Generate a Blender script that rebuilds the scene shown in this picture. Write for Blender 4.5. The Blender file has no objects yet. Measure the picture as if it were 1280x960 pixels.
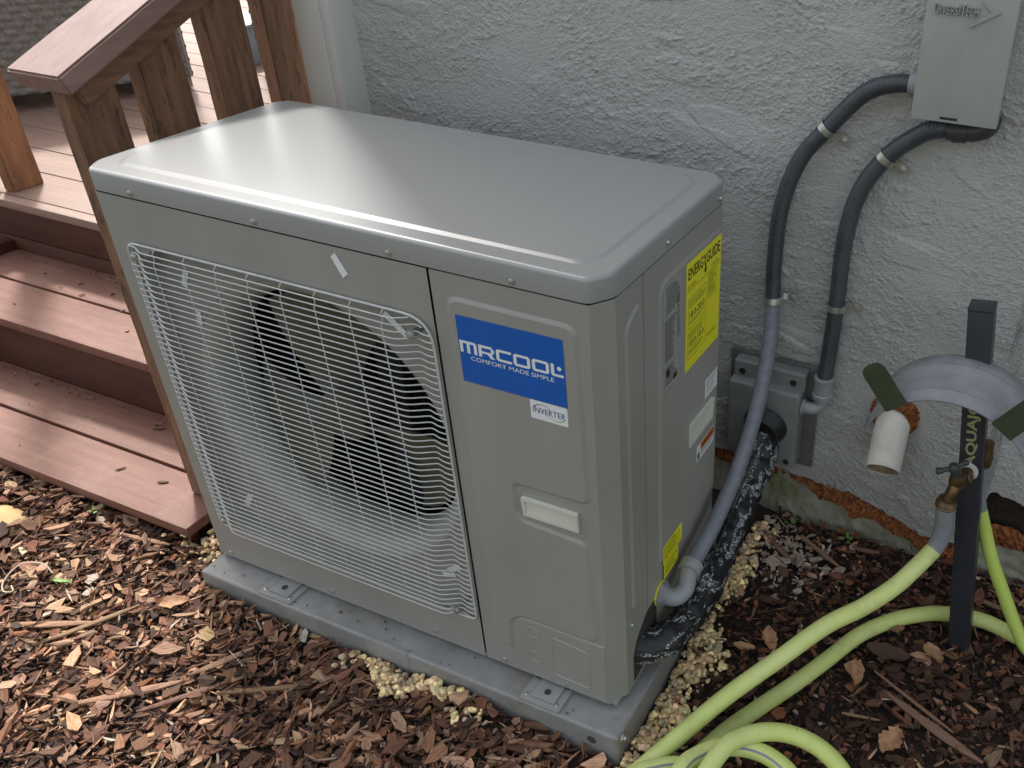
import bpy, bmesh, math, random
import numpy as np
from mathutils import Vector, Matrix
from mathutils.geometry import tessellate_polygon
random.seed(7); rng = np.random.default_rng(7)
SC = bpy.context.scene; COL = SC.collection
R = math.radians

# ------------------------------------------------------------------ camera
cd = bpy.data.cameras.new('camera'); cam = bpy.data.objects.new('camera', cd); COL.objects.link(cam); SC.camera = cam
cd.sensor_width = 36; cd.lens = 36 * 1137.57 / 1280
cd.shift_x = -238.53 / 1280; cd.shift_y = -17.38 / 1280
cd.clip_start = .02; cd.clip_end = 500
RW = Matrix(((0.91780973, 0.39642299, 0.02177418), (-0.2278187, 0.48094965, 0.84663219), (0.32515218, -0.78200783, 0.53173284)))
cam.matrix_world = Matrix.Translation((1.4701, -0.9156, 1.3703)) @ RW.transposed().to_4x4()
SC.render.resolution_x = 1024; SC.render.resolution_y = 768

# ------------------------------------------------------------------ sky and sun
EL, AZ = 52, 309.5          # sun through thin cloud from beyond the house corner; the wall shades most of the bed
w = bpy.data.worlds.new('World'); SC.world = w; w.use_nodes = True
nt = w.node_tree; bg = nt.nodes['Background']
sky = nt.nodes.new('ShaderNodeTexSky'); sky.sky_type = 'NISHITA'; sky.sun_disc = False
sky.sun_elevation = R(EL); sky.sun_rotation = R(AZ); sky.air_density = 1.6; sky.dust_density = 4.0; sky.ozone_density = 1.0
hsv = nt.nodes.new('ShaderNodeHueSaturation'); hsv.inputs['Saturation'].default_value = .46   # a bright thin overcast
nt.links.new(sky.outputs[0], hsv.inputs['Color']); nt.links.new(hsv.outputs[0], bg.inputs[0])
bg.inputs[1].default_value = .15
sl = bpy.data.lights.new('sun', 'SUN'); sl.energy = 2.4; sl.angle = R(5); sl.color = (1, .985, .965)
sun = bpy.data.objects.new('sun', sl); COL.objects.link(sun)
sd = Vector((math.sin(R(AZ)) * math.cos(R(EL)), math.cos(R(AZ)) * math.cos(R(EL)), math.sin(R(EL))))
sun.rotation_euler = sd.to_track_quat('Z', 'Y').to_euler(); sun.location = sd * 10
SC.view_settings.view_transform = 'Standard'; SC.view_settings.look = 'None'
SC.view_settings.exposure = 0.9; SC.view_settings.gamma = 1

# ------------------------------------------------------------------ materials
def mat(name, col, rough=.5, metal=0, var=0, vscale=(20, 20, 20), col2=None, bump=0, bscale=(200, 200, 200), bdist=.001,
        spec=.5, detail=4, obj=True, coat=0, rvar=0):
    m = bpy.data.materials.new(name); m.use_nodes = True; n = m.node_tree.nodes; l = m.node_tree.links
    b = n['Principled BSDF']; b.inputs['Base Color'].default_value = (*col, 1); b.inputs['Roughness'].default_value = rough
    b.inputs['Metallic'].default_value = metal; b.inputs['Specular IOR Level'].default_value = spec
    b.inputs['Coat Weight'].default_value = coat
    tc = n.new('ShaderNodeTexCoord')
    def noise(scale, det):
        mp = n.new('ShaderNodeMapping'); mp.inputs['Scale'].default_value = scale
        l.new(tc.outputs['Object'], mp.inputs['Vector'])
        t = n.new('ShaderNodeTexNoise'); t.inputs['Scale'].default_value = 1; t.inputs['Detail'].default_value = det
        t.inputs['Roughness'].default_value = .62
        l.new(mp.outputs[0], t.inputs['Vector']); return t
    if var or col2:
        t = noise(vscale, detail); mx = n.new('ShaderNodeMix'); mx.data_type = 'RGBA'
        if col2 is None: a = tuple(c * (1 - var) for c in col); c2 = tuple(min(1, c * (1 + var)) for c in col)
        else: a, c2 = col, col2
        rp = n.new('ShaderNodeMapRange'); rp.inputs[1].default_value = .3; rp.inputs[2].default_value = .7
        l.new(t.outputs[0], rp.inputs[0]); l.new(rp.outputs[0], mx.inputs[0])
        mx.inputs[6].default_value = (*a, 1); mx.inputs[7].default_value = (*c2, 1); l.new(mx.outputs[2], b.inputs['Base Color'])
        if rvar:
            r2 = n.new('ShaderNodeMapRange'); r2.inputs[1].default_value = .3; r2.inputs[2].default_value = .7
            r2.inputs[3].default_value = rough - rvar; r2.inputs[4].default_value = rough + rvar
            l.new(t.outputs[0], r2.inputs[0]); l.new(r2.outputs[0], b.inputs['Roughness'])
    if bump:
        t = noise(bscale, 5); bp = n.new('ShaderNodeBump'); bp.inputs['Strength'].default_value = bump; bp.inputs['Distance'].default_value = bdist
        l.new(t.outputs[0], bp.inputs['Height']); l.new(bp.outputs[0], b.inputs['Normal'])
    return m

M = {}
M['paint'] = mat('cabinet_paint', (.285, .276, .245), .42, var=.06, vscale=(7, 7, 2.5), bump=.12, bscale=(900, 900, 900), bdist=.0006, rvar=.06)
M['lid'] = mat('lid_paint_sky_tinted', (.282, .280, .268), .27, var=.02, vscale=(3, 3, 3), spec=.9)  # same paint as the cabinet, tinted cooler to imitate reflected sky
M['wire'] = mat('grille_wire', (.50, .505, .48), .35, var=.1, vscale=(40, 40, 40))
M['dark'] = mat('dark_inside', (.032, .032, .028), .7)
M['fin'] = mat('coil_fins', (.035, .035, .03), .5, var=.4, vscale=(400, 5, 5), bump=.6, bscale=(600, 3, 3))
M['duct'] = mat('fan_duct', (.33, .335, .29), .45, var=.08, vscale=(8, 8, 8))
M['blade'] = mat('fan_blade', (.070, .067, .042), .45, var=.25, vscale=(9, 9, 9))
M['pad'] = mat('pad_plastic', (.245, .24, .228), .45, var=.16, vscale=(14, 14, 14), bump=.25, bscale=(350, 350, 350), bdist=.0008, rvar=.1)
M['padplate'] = mat('foot_plate', (.27, .265, .25), .42, var=.1, vscale=(30, 30, 30))
M['zinc'] = mat('zinc_screw', (.5, .5, .46), .35, .8, var=.2, vscale=(200, 200, 200))
M['cream'] = mat('cream_handle', (.60, .59, .50), .4, var=.04, vscale=(20, 20, 20))
M['blue'] = mat('blue_label', (.003, .095, .40), .4, var=.05)
M['white'] = mat('white_print', (.72, .73, .72), .45, var=.03)
M['silver'] = mat('silver_label', (.36, .36, .335), .4, .2, var=.06, vscale=(30, 30, 30))
M['yellow'] = mat('yellow_label', (.78, .71, .012), .5, var=.04, vscale=(10, 10, 10))
M['ink'] = mat('black_ink', (.015, .015, .015), .5)
M['inkgrey'] = mat('grey_ink', (.06, .06, .06), .5)
M['inkblue'] = mat('violet_ink', (.06, .05, .16), .5)
M['green'] = mat('green_ink', (.14, .42, .05), .5)
M['orange'] = mat('orange_ink', (.5, .13, .03), .5)
M['box'] = mat('disconnect_paint', (.33, .34, .31), .45, var=.06, vscale=(12, 12, 12), bump=.15, bscale=(600, 600, 600), bdist=.0005)
M['conduit'] = mat('conduit_dark', (.052, .056, .064), .30, var=.2, vscale=(30, 30, 30))
M['conduitlight'] = mat('conduit_light', (.19, .20, .225), .3, var=.12, vscale=(60, 60, 60))
M['fitting'] = mat('conduit_fitting', (.27, .28, .285), .4, var=.1, vscale=(40, 40, 40))
M['fitdark'] = mat('dark_fitting', (.05, .05, .05), .4)
M['strap'] = mat('strap_zinc', (.52, .53, .47), .34, .75, var=.3, vscale=(60, 60, 60))
M['boot'] = mat('rubber_boot', (.012, .012, .012), .4, bump=.3, bscale=(90, 90, 90), bdist=.002)
M['flange'] = mat('wall_flange', (.11, .115, .105), .5, var=.15, vscale=(20, 20, 20))
M['shell'] = mat('line_cover', (.20, .205, .195), .42, var=.15, vscale=(18, 18, 18))
M['pvc'] = mat('white_pvc', (.66, .62, .54), .4, var=.1, vscale=(25, 25, 25), bump=.1, bscale=(200, 200, 200))
M['pvcin'] = mat('pvc_inside', (.30, .24, .12), .6, var=.4, vscale=(40, 40, 40))
M['foam'] = mat('orange_foam', (.44, .15, .035), .9, col2=(.11, .032, .014), vscale=(75, 75, 75), bump=1, bscale=(200, 200, 200), bdist=.005)
M['concrete'] = mat('footing_concrete', (.36, .335, .27), .9, col2=(.23, .23, .15), vscale=(14, 14, 20), bump=.8, bscale=(120, 120, 120), bdist=.003)
M['soil'] = mat('dark_soil', (.020, .013, .010), .95, col2=(.05, .03, .02), vscale=(60, 60, 60), bump=1, bscale=(120, 120, 120), bdist=.01)
M['lawn'] = mat('grass_ground', (.07, .085, .045), .95, col2=(.05, .06, .035), vscale=(3, 3, 3))
M['post'] = mat('rough_timber', (.29, .150, .080), .75, col2=(.12, .060, .034), vscale=(70, 70, 7), bump=.9, bscale=(260, 260, 22), bdist=.003, detail=8)
M['post_sunlit'] = mat('rough_timber_sunlit', (.34, .16, .075), .75, col2=(.16, .072, .036), vscale=(70, 70, 7), bump=.9, bscale=(260, 260, 22), bdist=.003, detail=8)  # brighter copy of the timber: sunlight on the left railing put into its colour
M['rail'] = mat('rail_timber', (.26, .135, .075), .7, col2=(.12, .062, .036), vscale=(60, 9, 60), bump=.7, bscale=(240, 30, 240), bdist=.002, detail=8)
M['cap'] = mat('cap_board', (.29, .18, .15), .5, col2=(.20, .12, .098), vscale=(50, 3, 50), bump=.5, bscale=(420, 20, 420), bdist=.0012, detail=6)
M['tread'] = mat('composite_board', (.225, .098, .063), .6, col2=(.14, .056, .036), vscale=(4, 60, 60), bump=.8, bscale=(30, 380, 380), bdist=.0016, detail=8)
M['deck'] = mat('deck_board', (.30, .19, .142), .6, col2=(.22, .132, .098), vscale=(3, 40, 40), bump=.6, bscale=(20, 350, 350), bdist=.0012, detail=6)
M['riser'] = mat('riser_board', (.085, .026, .013), .55, col2=(.045, .014, .008), vscale=(8, 30, 30), bump=.5, bscale=(60, 300, 300), bdist=.001)
M['trim'] = mat('white_trim', (.62, .61, .57), .5, var=.06, vscale=(9, 9, 3), bump=.2, bscale=(60, 60, 15), bdist=.001)
M['wicker'] = mat('wicker', (.22, .20, .185), .5, col2=(.11, .10, .09), vscale=(120, 120, 120), detail=3)
M['alu'] = mat('chair_foot', (.3, .29, .27), .35, .6)
M['planter'] = mat('planter_blue', (.22, .27, .31), .5, var=.1)
M['tub'] = mat('yellow_tub', (.5, .36, .12), .5, var=.1)
M['black'] = mat('powder_black', (.032, .034, .04), .38, var=.2, vscale=(12, 12, 12), bump=.2, bscale=(400, 400, 400), bdist=.0005)
M['saddle'] = mat('saddle_metal', (.22, .222, .23), .52, var=.16, vscale=(30, 30, 30), bump=.1, bscale=(300, 300, 300), bdist=.0004, rvar=.08)
M['ear'] = mat('olive_ear', (.05, .06, .032), .4, var=.15, vscale=(20, 20, 20))
M['olive'] = mat('olive_print', (.36, .38, .17), .5)
M['brass'] = mat('brass', (.20, .125, .06), .42, .7, col2=(.09, .055, .03), vscale=(70, 70, 70), bump=.3, bscale=(150, 150, 150))
M['hose'] = mat('lime_hose', (.64, .69, .26), .5, col2=(.53, .61, .16), vscale=(9, 9, 9), bump=.25, bscale=(300, 300, 300), bdist=.0008)
M['hose2'] = mat('lime_feed_hose', (.54, .66, .14), .5, col2=(.45, .57, .10), vscale=(9, 9, 9))
M['sleeve'] = mat('grey_sleeve', (.22, .235, .25), .33, var=.08, vscale=(20, 20, 20))
M['stone'] = mat('sandy_stone', (.55, .40, .17), .7, col2=(.40, .26, .10), vscale=(30, 30, 30), bump=.3, bscale=(150, 150, 150), bdist=.001)
M['leafdry'] = mat('dry_leaf', (.50, .30, .15), .7, col2=(.30, .14, .07), vscale=(70, 70, 70), bump=.6, bscale=(120, 120, 120), bdist=.002)
M['leafdark'] = mat('dark_leaf', (.12, .065, .045), .6, col2=(.07, .035, .025), vscale=(60, 60, 60), bump=.5, bscale=(120, 120, 120), bdist=.002)
M['leafgreen'] = mat('green_leaf', (.10, .24, .035), .5, col2=(.20, .34, .08), vscale=(60, 60, 60))
M['splinter'] = mat('wood_splinter', (.40, .25, .14), .75, col2=(.16, .08, .05), vscale=(140, 140, 140), bump=.8, bscale=(200, 200, 200), bdist=.002, detail=6)
M['string'] = mat('pale_string', (.5, .42, .28), .8)

def specks(key, scale, thr, col, soft=.03, amount=1.0, stretch=(1, 1, 1)):
    """scattered dirt marks over a material's colour"""
    m = M[key]; n = m.node_tree.nodes; l = m.node_tree.links; b = n['Principled BSDF']; inp = b.inputs['Base Color']
    tc = n.new('ShaderNodeTexCoord'); mp = n.new('ShaderNodeMapping'); mp.inputs['Scale'].default_value = [scale * k for k in stretch]; mp.inputs['Location'].default_value = (3.1, 1.7, 5.3)
    l.new(tc.outputs['Object'], mp.inputs['Vector']); t = n.new('ShaderNodeTexNoise'); t.inputs['Scale'].default_value = 1; t.inputs['Detail'].default_value = 5; t.inputs['Roughness'].default_value = .7
    l.new(mp.outputs[0], t.inputs['Vector']); r = n.new('ShaderNodeMapRange'); r.inputs[1].default_value = thr; r.inputs[2].default_value = thr + soft; r.inputs[4].default_value = amount
    l.new(t.outputs[0], r.inputs[0]); x = n.new('ShaderNodeMix'); x.data_type = 'RGBA'; x.inputs[7].default_value = (*col, 1); l.new(r.outputs[0], x.inputs[0])
    if inp.links: l.new(inp.links[0].from_socket, x.inputs[6])
    else: x.inputs[6].default_value = inp.default_value
    l.new(x.outputs[2], inp)
specks('hose', 90, .66, (.10, .07, .035), .04, .8); specks('hose', 14, .55, (.42, .42, .16), .15, .5)
specks('hose2', 70, .68, (.10, .08, .03), .04, .7)
specks('pad', 60, .64, (.09, .07, .05), .06, .35); specks('pad', 9, .50, (.19, .17, .135), .15, .7)
specks('tread', 45, .62, (.12, .07, .045), .08, .5); specks('tread', 7, .5, (.26, .155, .11), .2, .45)
specks('deck', 5, .5, (.27, .20, .155), .2, .5); specks('concrete', 14, .54, (.15, .19, .06), .1, .6); specks('foam', 30, .58, (.07, .03, .018), .06, .9); specks('foam', 22, .62, (.45, .33, .17), .05, .7); specks('cap', 12, .55, (.22, .15, .12), .2, .5)
specks('pvc', 60, .66, (.30, .22, .12), .08, .6); specks('pvc', 12, .55, (.50, .46, .36), .15, .6)
specks('black', 50, .66, (.10, .095, .085), .06, .5); specks('saddle', 110, .63, (.36, .37, .38), .05, .5)
specks('post', 60, .56, (.05, .028, .016), .1, .8, (1, 1, .25)); specks('post', 9, .55, (.20, .13, .085), .15, .6, (1, 1, .3)); specks('post_sunlit', 60, .58, (.08, .04, .02), .1, .7, (1, 1, .25))
specks('trim', 60, .70, (.2, .18, .14), .05, .6); specks('box', 10, .55, (.27, .27, .235), .15, .4)
specks('shell', 30, .60, (.30, .29, .26), .1, .5); specks('flange', 20, .55, (.20, .20, .18), .15, .5)
specks('stone', 40, .6, (.34, .24, .12), .1, .6); specks('brass', 60, .6, (.25, .26, .20), .1, .5)
specks('paint', 5, .55, (.25, .238, .20), .2, .35, (1, 1, .5))

# lineset sleeve: black film with smeared white print
def sleeve_mat():
    m = mat('black_sleeve_film', (.010, .010, .011), .42, bump=.7, bscale=(70, 70, 70), bdist=.004); n = m.node_tree.nodes; l = m.node_tree.links
    at = n.new('ShaderNodeAttribute'); at.attribute_name = 'fib'
    mp = n.new('ShaderNodeMapping'); mp.inputs['Scale'].default_value = (26, 1.6, 1); l.new(at.outputs['Vector'], mp.inputs['Vector'])
    t = n.new('ShaderNodeTexNoise'); t.inputs['Scale'].default_value = 1.0; t.inputs['Detail'].default_value = 2.5; t.inputs['Distortion'].default_value = 1.2
    l.new(mp.outputs[0], t.inputs['Vector'])
    mp2 = n.new('ShaderNodeMapping'); mp2.inputs['Scale'].default_value = (240, 5, 1); l.new(at.outputs['Vector'], mp2.inputs['Vector'])
    t2 = n.new('ShaderNodeTexNoise'); t2.inputs['Scale'].default_value = 1.0; t2.inputs['Detail'].default_value = 3; t2.inputs['Distortion'].default_value = 1.5
    l.new(mp2.outputs[0], t2.inputs['Vector'])
    a = n.new('ShaderNodeMapRange'); a.inputs[1].default_value = .54; a.inputs[2].default_value = .58; l.new(t.outputs[0], a.inputs[0])
    c = n.new('ShaderNodeMapRange'); c.inputs[1].default_value = .50; c.inputs[2].default_value = .54; l.new(t2.outputs[0], c.inputs[0])
    mu = n.new('ShaderNodeMath'); mu.operation = 'MULTIPLY'; l.new(a.outputs[0], mu.inputs[0]); l.new(c.outputs[0], mu.inputs[1])
    mx = n.new('ShaderNodeMix'); mx.data_type = 'RGBA'; mx.inputs[6].default_value = (.010, .010, .011, 1); mx.inputs[7].default_value = (.42, .43, .44, 1)
    l.new(mu.outputs[0], mx.inputs[0]); l.new(mx.outputs[2], n['Principled BSDF'].inputs['Base Color']); return m
M['film'] = sleeve_mat()

def chip_mat(name, bumpd=.0015, rough=.75, sx=60, sy=900):
    m = bpy.data.materials.new(name); m.use_nodes = True; n = m.node_tree.nodes; l = m.node_tree.links; b = n['Principled BSDF']
    b.inputs['Roughness'].default_value = rough; b.inputs['Specular IOR Level'].default_value = .35
    at = n.new('ShaderNodeAttribute'); at.attribute_name = 'tint'; fb = n.new('ShaderNodeAttribute'); fb.attribute_name = 'fib'
    mp = n.new('ShaderNodeMapping'); mp.inputs['Scale'].default_value = (sx, sy, sx); l.new(fb.outputs['Vector'], mp.inputs['Vector'])
    t = n.new('ShaderNodeTexNoise'); t.inputs['Scale'].default_value = 1; t.inputs['Detail'].default_value = 4; l.new(mp.outputs[0], t.inputs['Vector'])
    mr = n.new('ShaderNodeMapRange'); mr.inputs[1].default_value = .3; mr.inputs[2].default_value = .7; mr.inputs[3].default_value = .45; mr.inputs[4].default_value = 1.35
    l.new(t.outputs[0], mr.inputs[0])
    mx = n.new('ShaderNodeVectorMath'); mx.operation = 'SCALE'; l.new(at.outputs['Color'], mx.inputs[0]); l.new(mr.outputs[0], mx.inputs['Scale'])
    l.new(mx.outputs[0], b.inputs['Base Color'])
    bp = n.new('ShaderNodeBump'); bp.inputs['Strength'].default_value = .8; bp.inputs['Distance'].default_value = bumpd
    l.new(t.outputs[0], bp.inputs['Height']); l.new(bp.outputs[0], b.inputs['Normal']); return m
M['chip'] = chip_mat('bark_chip')
M['pebble'] = chip_mat('pea_gravel', .0006, .6, 150, 150)

def stucco_mat():
    m = bpy.data.materials.new('painted_stucco'); m.use_nodes = True; n = m.node_tree.nodes; l = m.node_tree.links; b = n['Principled BSDF']
    b.inputs['Roughness'].default_value = .7; b.inputs['Specular IOR Level'].default_value = .35
    tc = n.new('ShaderNodeTexCoord')
    def nz(sc, det, rot=0, dist=0):
        mp = n.new('ShaderNodeMapping'); mp.inputs['Scale'].default_value = sc; mp.inputs['Rotation'].default_value = (0, rot, 0)
        l.new(tc.outputs['Object'], mp.inputs['Vector']); t = n.new('ShaderNodeTexNoise'); t.inputs['Scale'].default_value = 1
        t.inputs['Detail'].default_value = det; t.inputs['Distortion'].default_value = dist; l.new(mp.outputs[0], t.inputs['Vector']); return t
    big = nz((2.2, 2.2, 3.5), 4); mx = n.new('ShaderNodeMix'); mx.data_type = 'RGBA'
    mx.inputs[6].default_value = (.45, .442, .425, 1); mx.inputs[7].default_value = (.475, .462, .425, 1)
    l.new(big.outputs[0], mx.inputs[0])
    # grime low down and in blotches
    sp = n.new('ShaderNodeSeparateXYZ'); l.new(tc.outputs['Object'], sp.inputs[0])
    dirt = nz((12, 12, 5), 5); mr = n.new('ShaderNodeMapRange'); mr.inputs[1].default_value = .02; mr.inputs[2].default_value = .16; mr.inputs[3].default_value = .55; mr.inputs[4].default_value = 0
    l.new(sp.outputs[2], mr.inputs[0]); mu = n.new('ShaderNodeMath'); mu.operation = 'MULTIPLY'; l.new(mr.outputs[0], mu.inputs[0]); l.new(dirt.outputs[0], mu.inputs[1])
    m2 = n.new('ShaderNodeMix'); m2.data_type = 'RGBA'; m2.inputs[7].default_value = (.17, .15, .10, 1)
    l.new(mu.outputs[0], m2.inputs[0]); l.new(mx.outputs[2], m2.inputs[6]); l.new(m2.outputs[2], b.inputs['Base Color'])
    f1 = nz((190, 190, 300), 4, R(22), .5); bp = n.new('ShaderNodeBump'); bp.inputs['Strength'].default_value = 1.0; bp.inputs['Distance'].default_value = .0036
    l.new(f1.outputs[0], bp.inputs['Height']); l.new(bp.outputs[0], b.inputs['Normal']); return m
M['stucco'] = stucco_mat()

# ------------------------------------------------------------------ helpers
def props(o, label=None, cat=None, group=None, kind=None):
    if label: o['label'] = label
    if cat: o['category'] = cat
    if group: o['group'] = group
    if kind: o['kind'] = kind
    return o
def thing(name, label, cat, loc=(0, 0, 0), group=None):
    o = bpy.data.objects.new(name, None); COL.objects.link(o); o.location = loc; o.empty_display_size = .05
    return props(o, label, cat, group)
def worldloc(p):
    v = Vector((0, 0, 0))
    while p is not None: v += Vector(p.location); p = p.parent
    return v
def link(name, me, m, parent=None, loc=None, smooth=None):
    if m is not None and not me.materials:
        for k in (m if isinstance(m, (list, tuple)) else [m]): me.materials.append(k)
    if smooth is not None:
        me.shade_smooth() if smooth else me.shade_flat()
        if smooth and smooth is not True: me.set_sharp_from_angle(angle=R(smooth))
    o = bpy.data.objects.new(name, me); COL.objects.link(o)
    if parent is not None: o.parent = parent
    if loc is not None: o.location = loc
    return o
def mesh(name, V, F, m, parent=None, smooth=None, loc=None, world=True):
    """V in world coordinates; stored relative to the parent"""
    V = np.asarray(V, float)
    off = worldloc(parent) if (parent is not None and world) else Vector((0, 0, 0))
    me = bpy.data.meshes.new(name); me.from_pydata((V - np.array(off)).tolist(), [], [list(map(int, f)) for f in F]); me.update()
    return link(name, me, m, parent, loc, smooth)
def own(o, loc):
    """move an object's origin to a world point of its own (top-level single meshes)"""
    o.data.transform(Matrix.Translation(-Vector(loc))); o.location = loc; return o
def bmobj(name, bm, m, parent=None, smooth=None):
    off = worldloc(parent) if parent is not None else Vector((0, 0, 0))
    bmesh.ops.translate(bm, verts=bm.verts, vec=-off); bmesh.ops.recalc_face_normals(bm, faces=bm.faces)
    me = bpy.data.meshes.new(name); bm.to_mesh(me); bm.free(); return link(name, me, m, parent, None, smooth)
def bbox(bm, a, b, bev=0, mt=None, segs=2):
    r = bmesh.ops.create_cube(bm, size=1); vs = r['verts']
    for v in vs:
        v.co = Vector([(a[i] + b[i]) / 2 + v.co[i] * (b[i] - a[i]) for i in range(3)])
    if mt is not None: bmesh.ops.transform(bm, matrix=mt, verts=vs)
    if bev:
        es = list({e for v in vs for e in v.link_edges}); bmesh.ops.bevel(bm, geom=es, offset=bev, segments=segs, affect='EDGES', profile=.6)
def box(name, a, b, m, parent=None, bev=.002, mt=None, segs=2, smooth=40):
    bm = bmesh.new(); bbox(bm, a, b, bev, mt, segs); return bmobj(name, bm, m, parent, smooth)
def wobble(o, amp, scale, seed=0):
    """uneven hand-sawn faces: subdivide long boards and displace by smooth noise"""
    from mathutils import noise
    for v in o.data.vertices:
        p = v.co * scale + Vector((seed * 3.1, seed * 1.7, seed)); v.co += noise.noise_vector(p) * amp
def catmull(P, n=12, closed=False):
    P = np.asarray(P, float)
    if len(P) == 2: return np.linspace(P[0], P[1], n + 1)
    Q = np.vstack([2 * P[0] - P[1], P, 2 * P[-1] - P[-2]]); out = []
    for i in range(1, len(Q) - 2):
        p0, p1, p2, p3 = Q[i - 1], Q[i], Q[i + 1], Q[i + 2]
        for k in range(n):
            t = k / n; out.append(.5 * ((2 * p1) + (-p0 + p2) * t + (2 * p0 - 5 * p1 + 4 * p2 - p3) * t * t + (-p0 + 3 * p1 - 3 * p2 + p3) * t ** 3))
    out.append(P[-1]); return np.array(out)
def resample(P, step):
    d = np.r_[0, np.cumsum(np.linalg.norm(np.diff(P, axis=0), axis=1))]; n = max(2, int(d[-1] / step) + 1)
    s = np.linspace(0, d[-1], n); return np.stack([np.interp(s, d, P[:, k]) for k in range(3)], 1), s
def tube_arrays(P, rad, seg=16, cap=True, up=(0, 0, 1)):
    P = np.asarray(P, float); n = len(P); T = np.gradient(P, axis=0); T /= np.linalg.norm(T, axis=1)[:, None] + 1e-12
    N = np.array(up, float); N -= T[0] * (N @ T[0])
    if np.linalg.norm(N) < 1e-3: N = np.array((1., 0, 0)); N -= T[0] * (N @ T[0])
    N /= np.linalg.norm(N); V = []; a = np.linspace(0, 2 * np.pi, seg, endpoint=False); ca, sa = np.cos(a)[:, None], np.sin(a)[:, None]
    rad = np.broadcast_to(rad, (n,))
    for i in range(n):
        N = N - T[i] * (N @ T[i]); N /= np.linalg.norm(N) + 1e-12; B = np.cross(T[i], N); V.append(P[i] + rad[i] * (ca * N + sa * B))
    V = np.vstack(V); F = []
    for i in range(n - 1):
        for k in range(seg): k2 = (k + 1) % seg; F.append((i * seg + k, i * seg + k2, (i + 1) * seg + k2, (i + 1) * seg + k))
    if cap: F.append(tuple(range(seg))[::-1]); F.append(tuple((n - 1) * seg + k for k in range(seg)))
    return V, F
def tube(name, P, rad, m, parent=None, seg=16, cap=True, smooth=50):
    V, F = tube_arrays(P, rad, seg, cap); return mesh(name, V, F, m, parent, smooth)
def lathe(name, prof, origin, axis, m, parent=None, seg=28, smooth=40):
    """prof: (distance along axis, radius)"""
    axis = Vector(axis).normalized(); q = axis.to_track_quat('Z', 'Y').to_matrix(); V = []; F = []
    for h, r in prof:
        for k in range(seg):
            a = 2 * math.pi * k / seg; V.append(Vector(origin) + q @ Vector((r * math.cos(a), r * math.sin(a), h)))
    for i in range(len(prof) - 1):
        for k in range(seg): k2 = (k + 1) % seg; F.append((i * seg + k, i * seg + k2, (i + 1) * seg + k2, (i + 1) * seg + k))
    F.append(tuple(range(seg))[::-1]); F.append(tuple((len(prof) - 1) * seg + k for k in range(seg)))
    return mesh(name, [tuple(v) for v in V], F, m, parent, smooth)
def rounded(P, r, n=5):
    """round the corners of a closed 2-D polygon; r scalar or per-corner list"""
    P = [np.array(p, float) for p in P]; out = []; N = len(P); r = r if isinstance(r, (list, tuple)) else [r] * N
    for i in range(N):
        a, b, c = P[i - 1], P[i], P[(i + 1) % N]; u = a - b; v = c - b; lu, lv = np.linalg.norm(u), np.linalg.norm(v); u /= lu; v /= lv
        d = min(r[i], lu * .45, lv * .45)
        if d < 1e-5: out.append(b); continue
        p0, p2 = b + u * d, b + v * d
        for k in range(n + 1): t = k / n; out.append((1 - t) ** 2 * p0 + 2 * t * (1 - t) * b + t * t * p2)
    return np.array(out)
def offset2(P, d):
    """inset of a closed counter-clockwise loop"""
    a = np.roll(P, 1, 0); c = np.roll(P, -1, 0); t = c - a; t /= np.linalg.norm(t, axis=1)[:, None] + 1e-9
    n = np.stack([-t[:, 1], t[:, 0]], 1); return P + n * d
def area2(P): return .5 * np.sum(P[:, 0] * np.roll(P[:, 1], -1) - np.roll(P[:, 0], -1) * P[:, 1])
FRONT = lambda u, v, h: (u, -h, v)              # face y = 0, looking -y
SIDE = lambda u, v, h: (0.946 + h, u, v)        # face x = 0.946, looking +x
def miter(P, d):
    P = np.asarray(P, float); n = len(P); out = []
    for i in range(n):
        a, b, c = P[i - 1], P[i], P[(i + 1) % n]; u = (b - a) / np.linalg.norm(b - a); v = (c - b) / np.linalg.norm(c - b)
        n1 = np.array([-u[1], u[0]]); n2 = np.array([-v[1], v[0]]); m_ = n1 + n2; m_ /= np.linalg.norm(m_); out.append(b + m_ * d / max(.35, m_ @ n1))
    return np.array(out)
def plate(name, poly, r, h, bev, m, parent, place, base=0.0):
    P0 = np.array(poly, float); r = list(r)
    if area2(P0) < 0: P0 = P0[::-1]; r = r[::-1]
    Q0 = miter(P0, bev); N0 = len(P0); rq = []
    for i in range(N0):
        u = P0[i] - P0[i - 1]; v = P0[(i + 1) % N0] - P0[i]; cr = u[0] * v[1] - u[1] * v[0]; rq.append(max(.0004, r[i] - bev * .6) if cr > 0 else r[i] + bev * .6)
    r = [max(.0006, k) for k in r]; P = rounded(P0, r, 5); Q = rounded(Q0, rq, 5); n = len(P); assert len(Q) == n
    V = [place(x, y, base) for x, y in P] + [place(x, y, base + h) for x, y in Q]
    tri = tessellate_polygon([[Vector((x, y, 0)) for x, y in Q]])
    F = [(i, (i + 1) % n, n + (i + 1) % n, n + i) for i in range(n)] + [tuple(n + k for k in t) for t in tri]
    return mesh(name, V, F, m, parent, False)
def textmesh(s, size, extrude=0, align='LEFT', sx=1.0, spacing=1.0, offset=0):
    c = bpy.data.curves.new('t', 'FONT'); c.body = s; c.size = size; c.extrude = extrude; c.align_x = align; c.space_character = spacing; c.offset = offset
    c.resolution_u = 3
    o = bpy.data.objects.new('t', c); COL.objects.link(o); dg = bpy.context.evaluated_depsgraph_get(); me = bpy.data.meshes.new_from_object(o.evaluated_get(dg))
    bpy.data.objects.remove(o); bpy.data.curves.remove(c); me.transform(Matrix.Diagonal((sx, 1, 1, 1))); me.materials.clear(); return me
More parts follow.
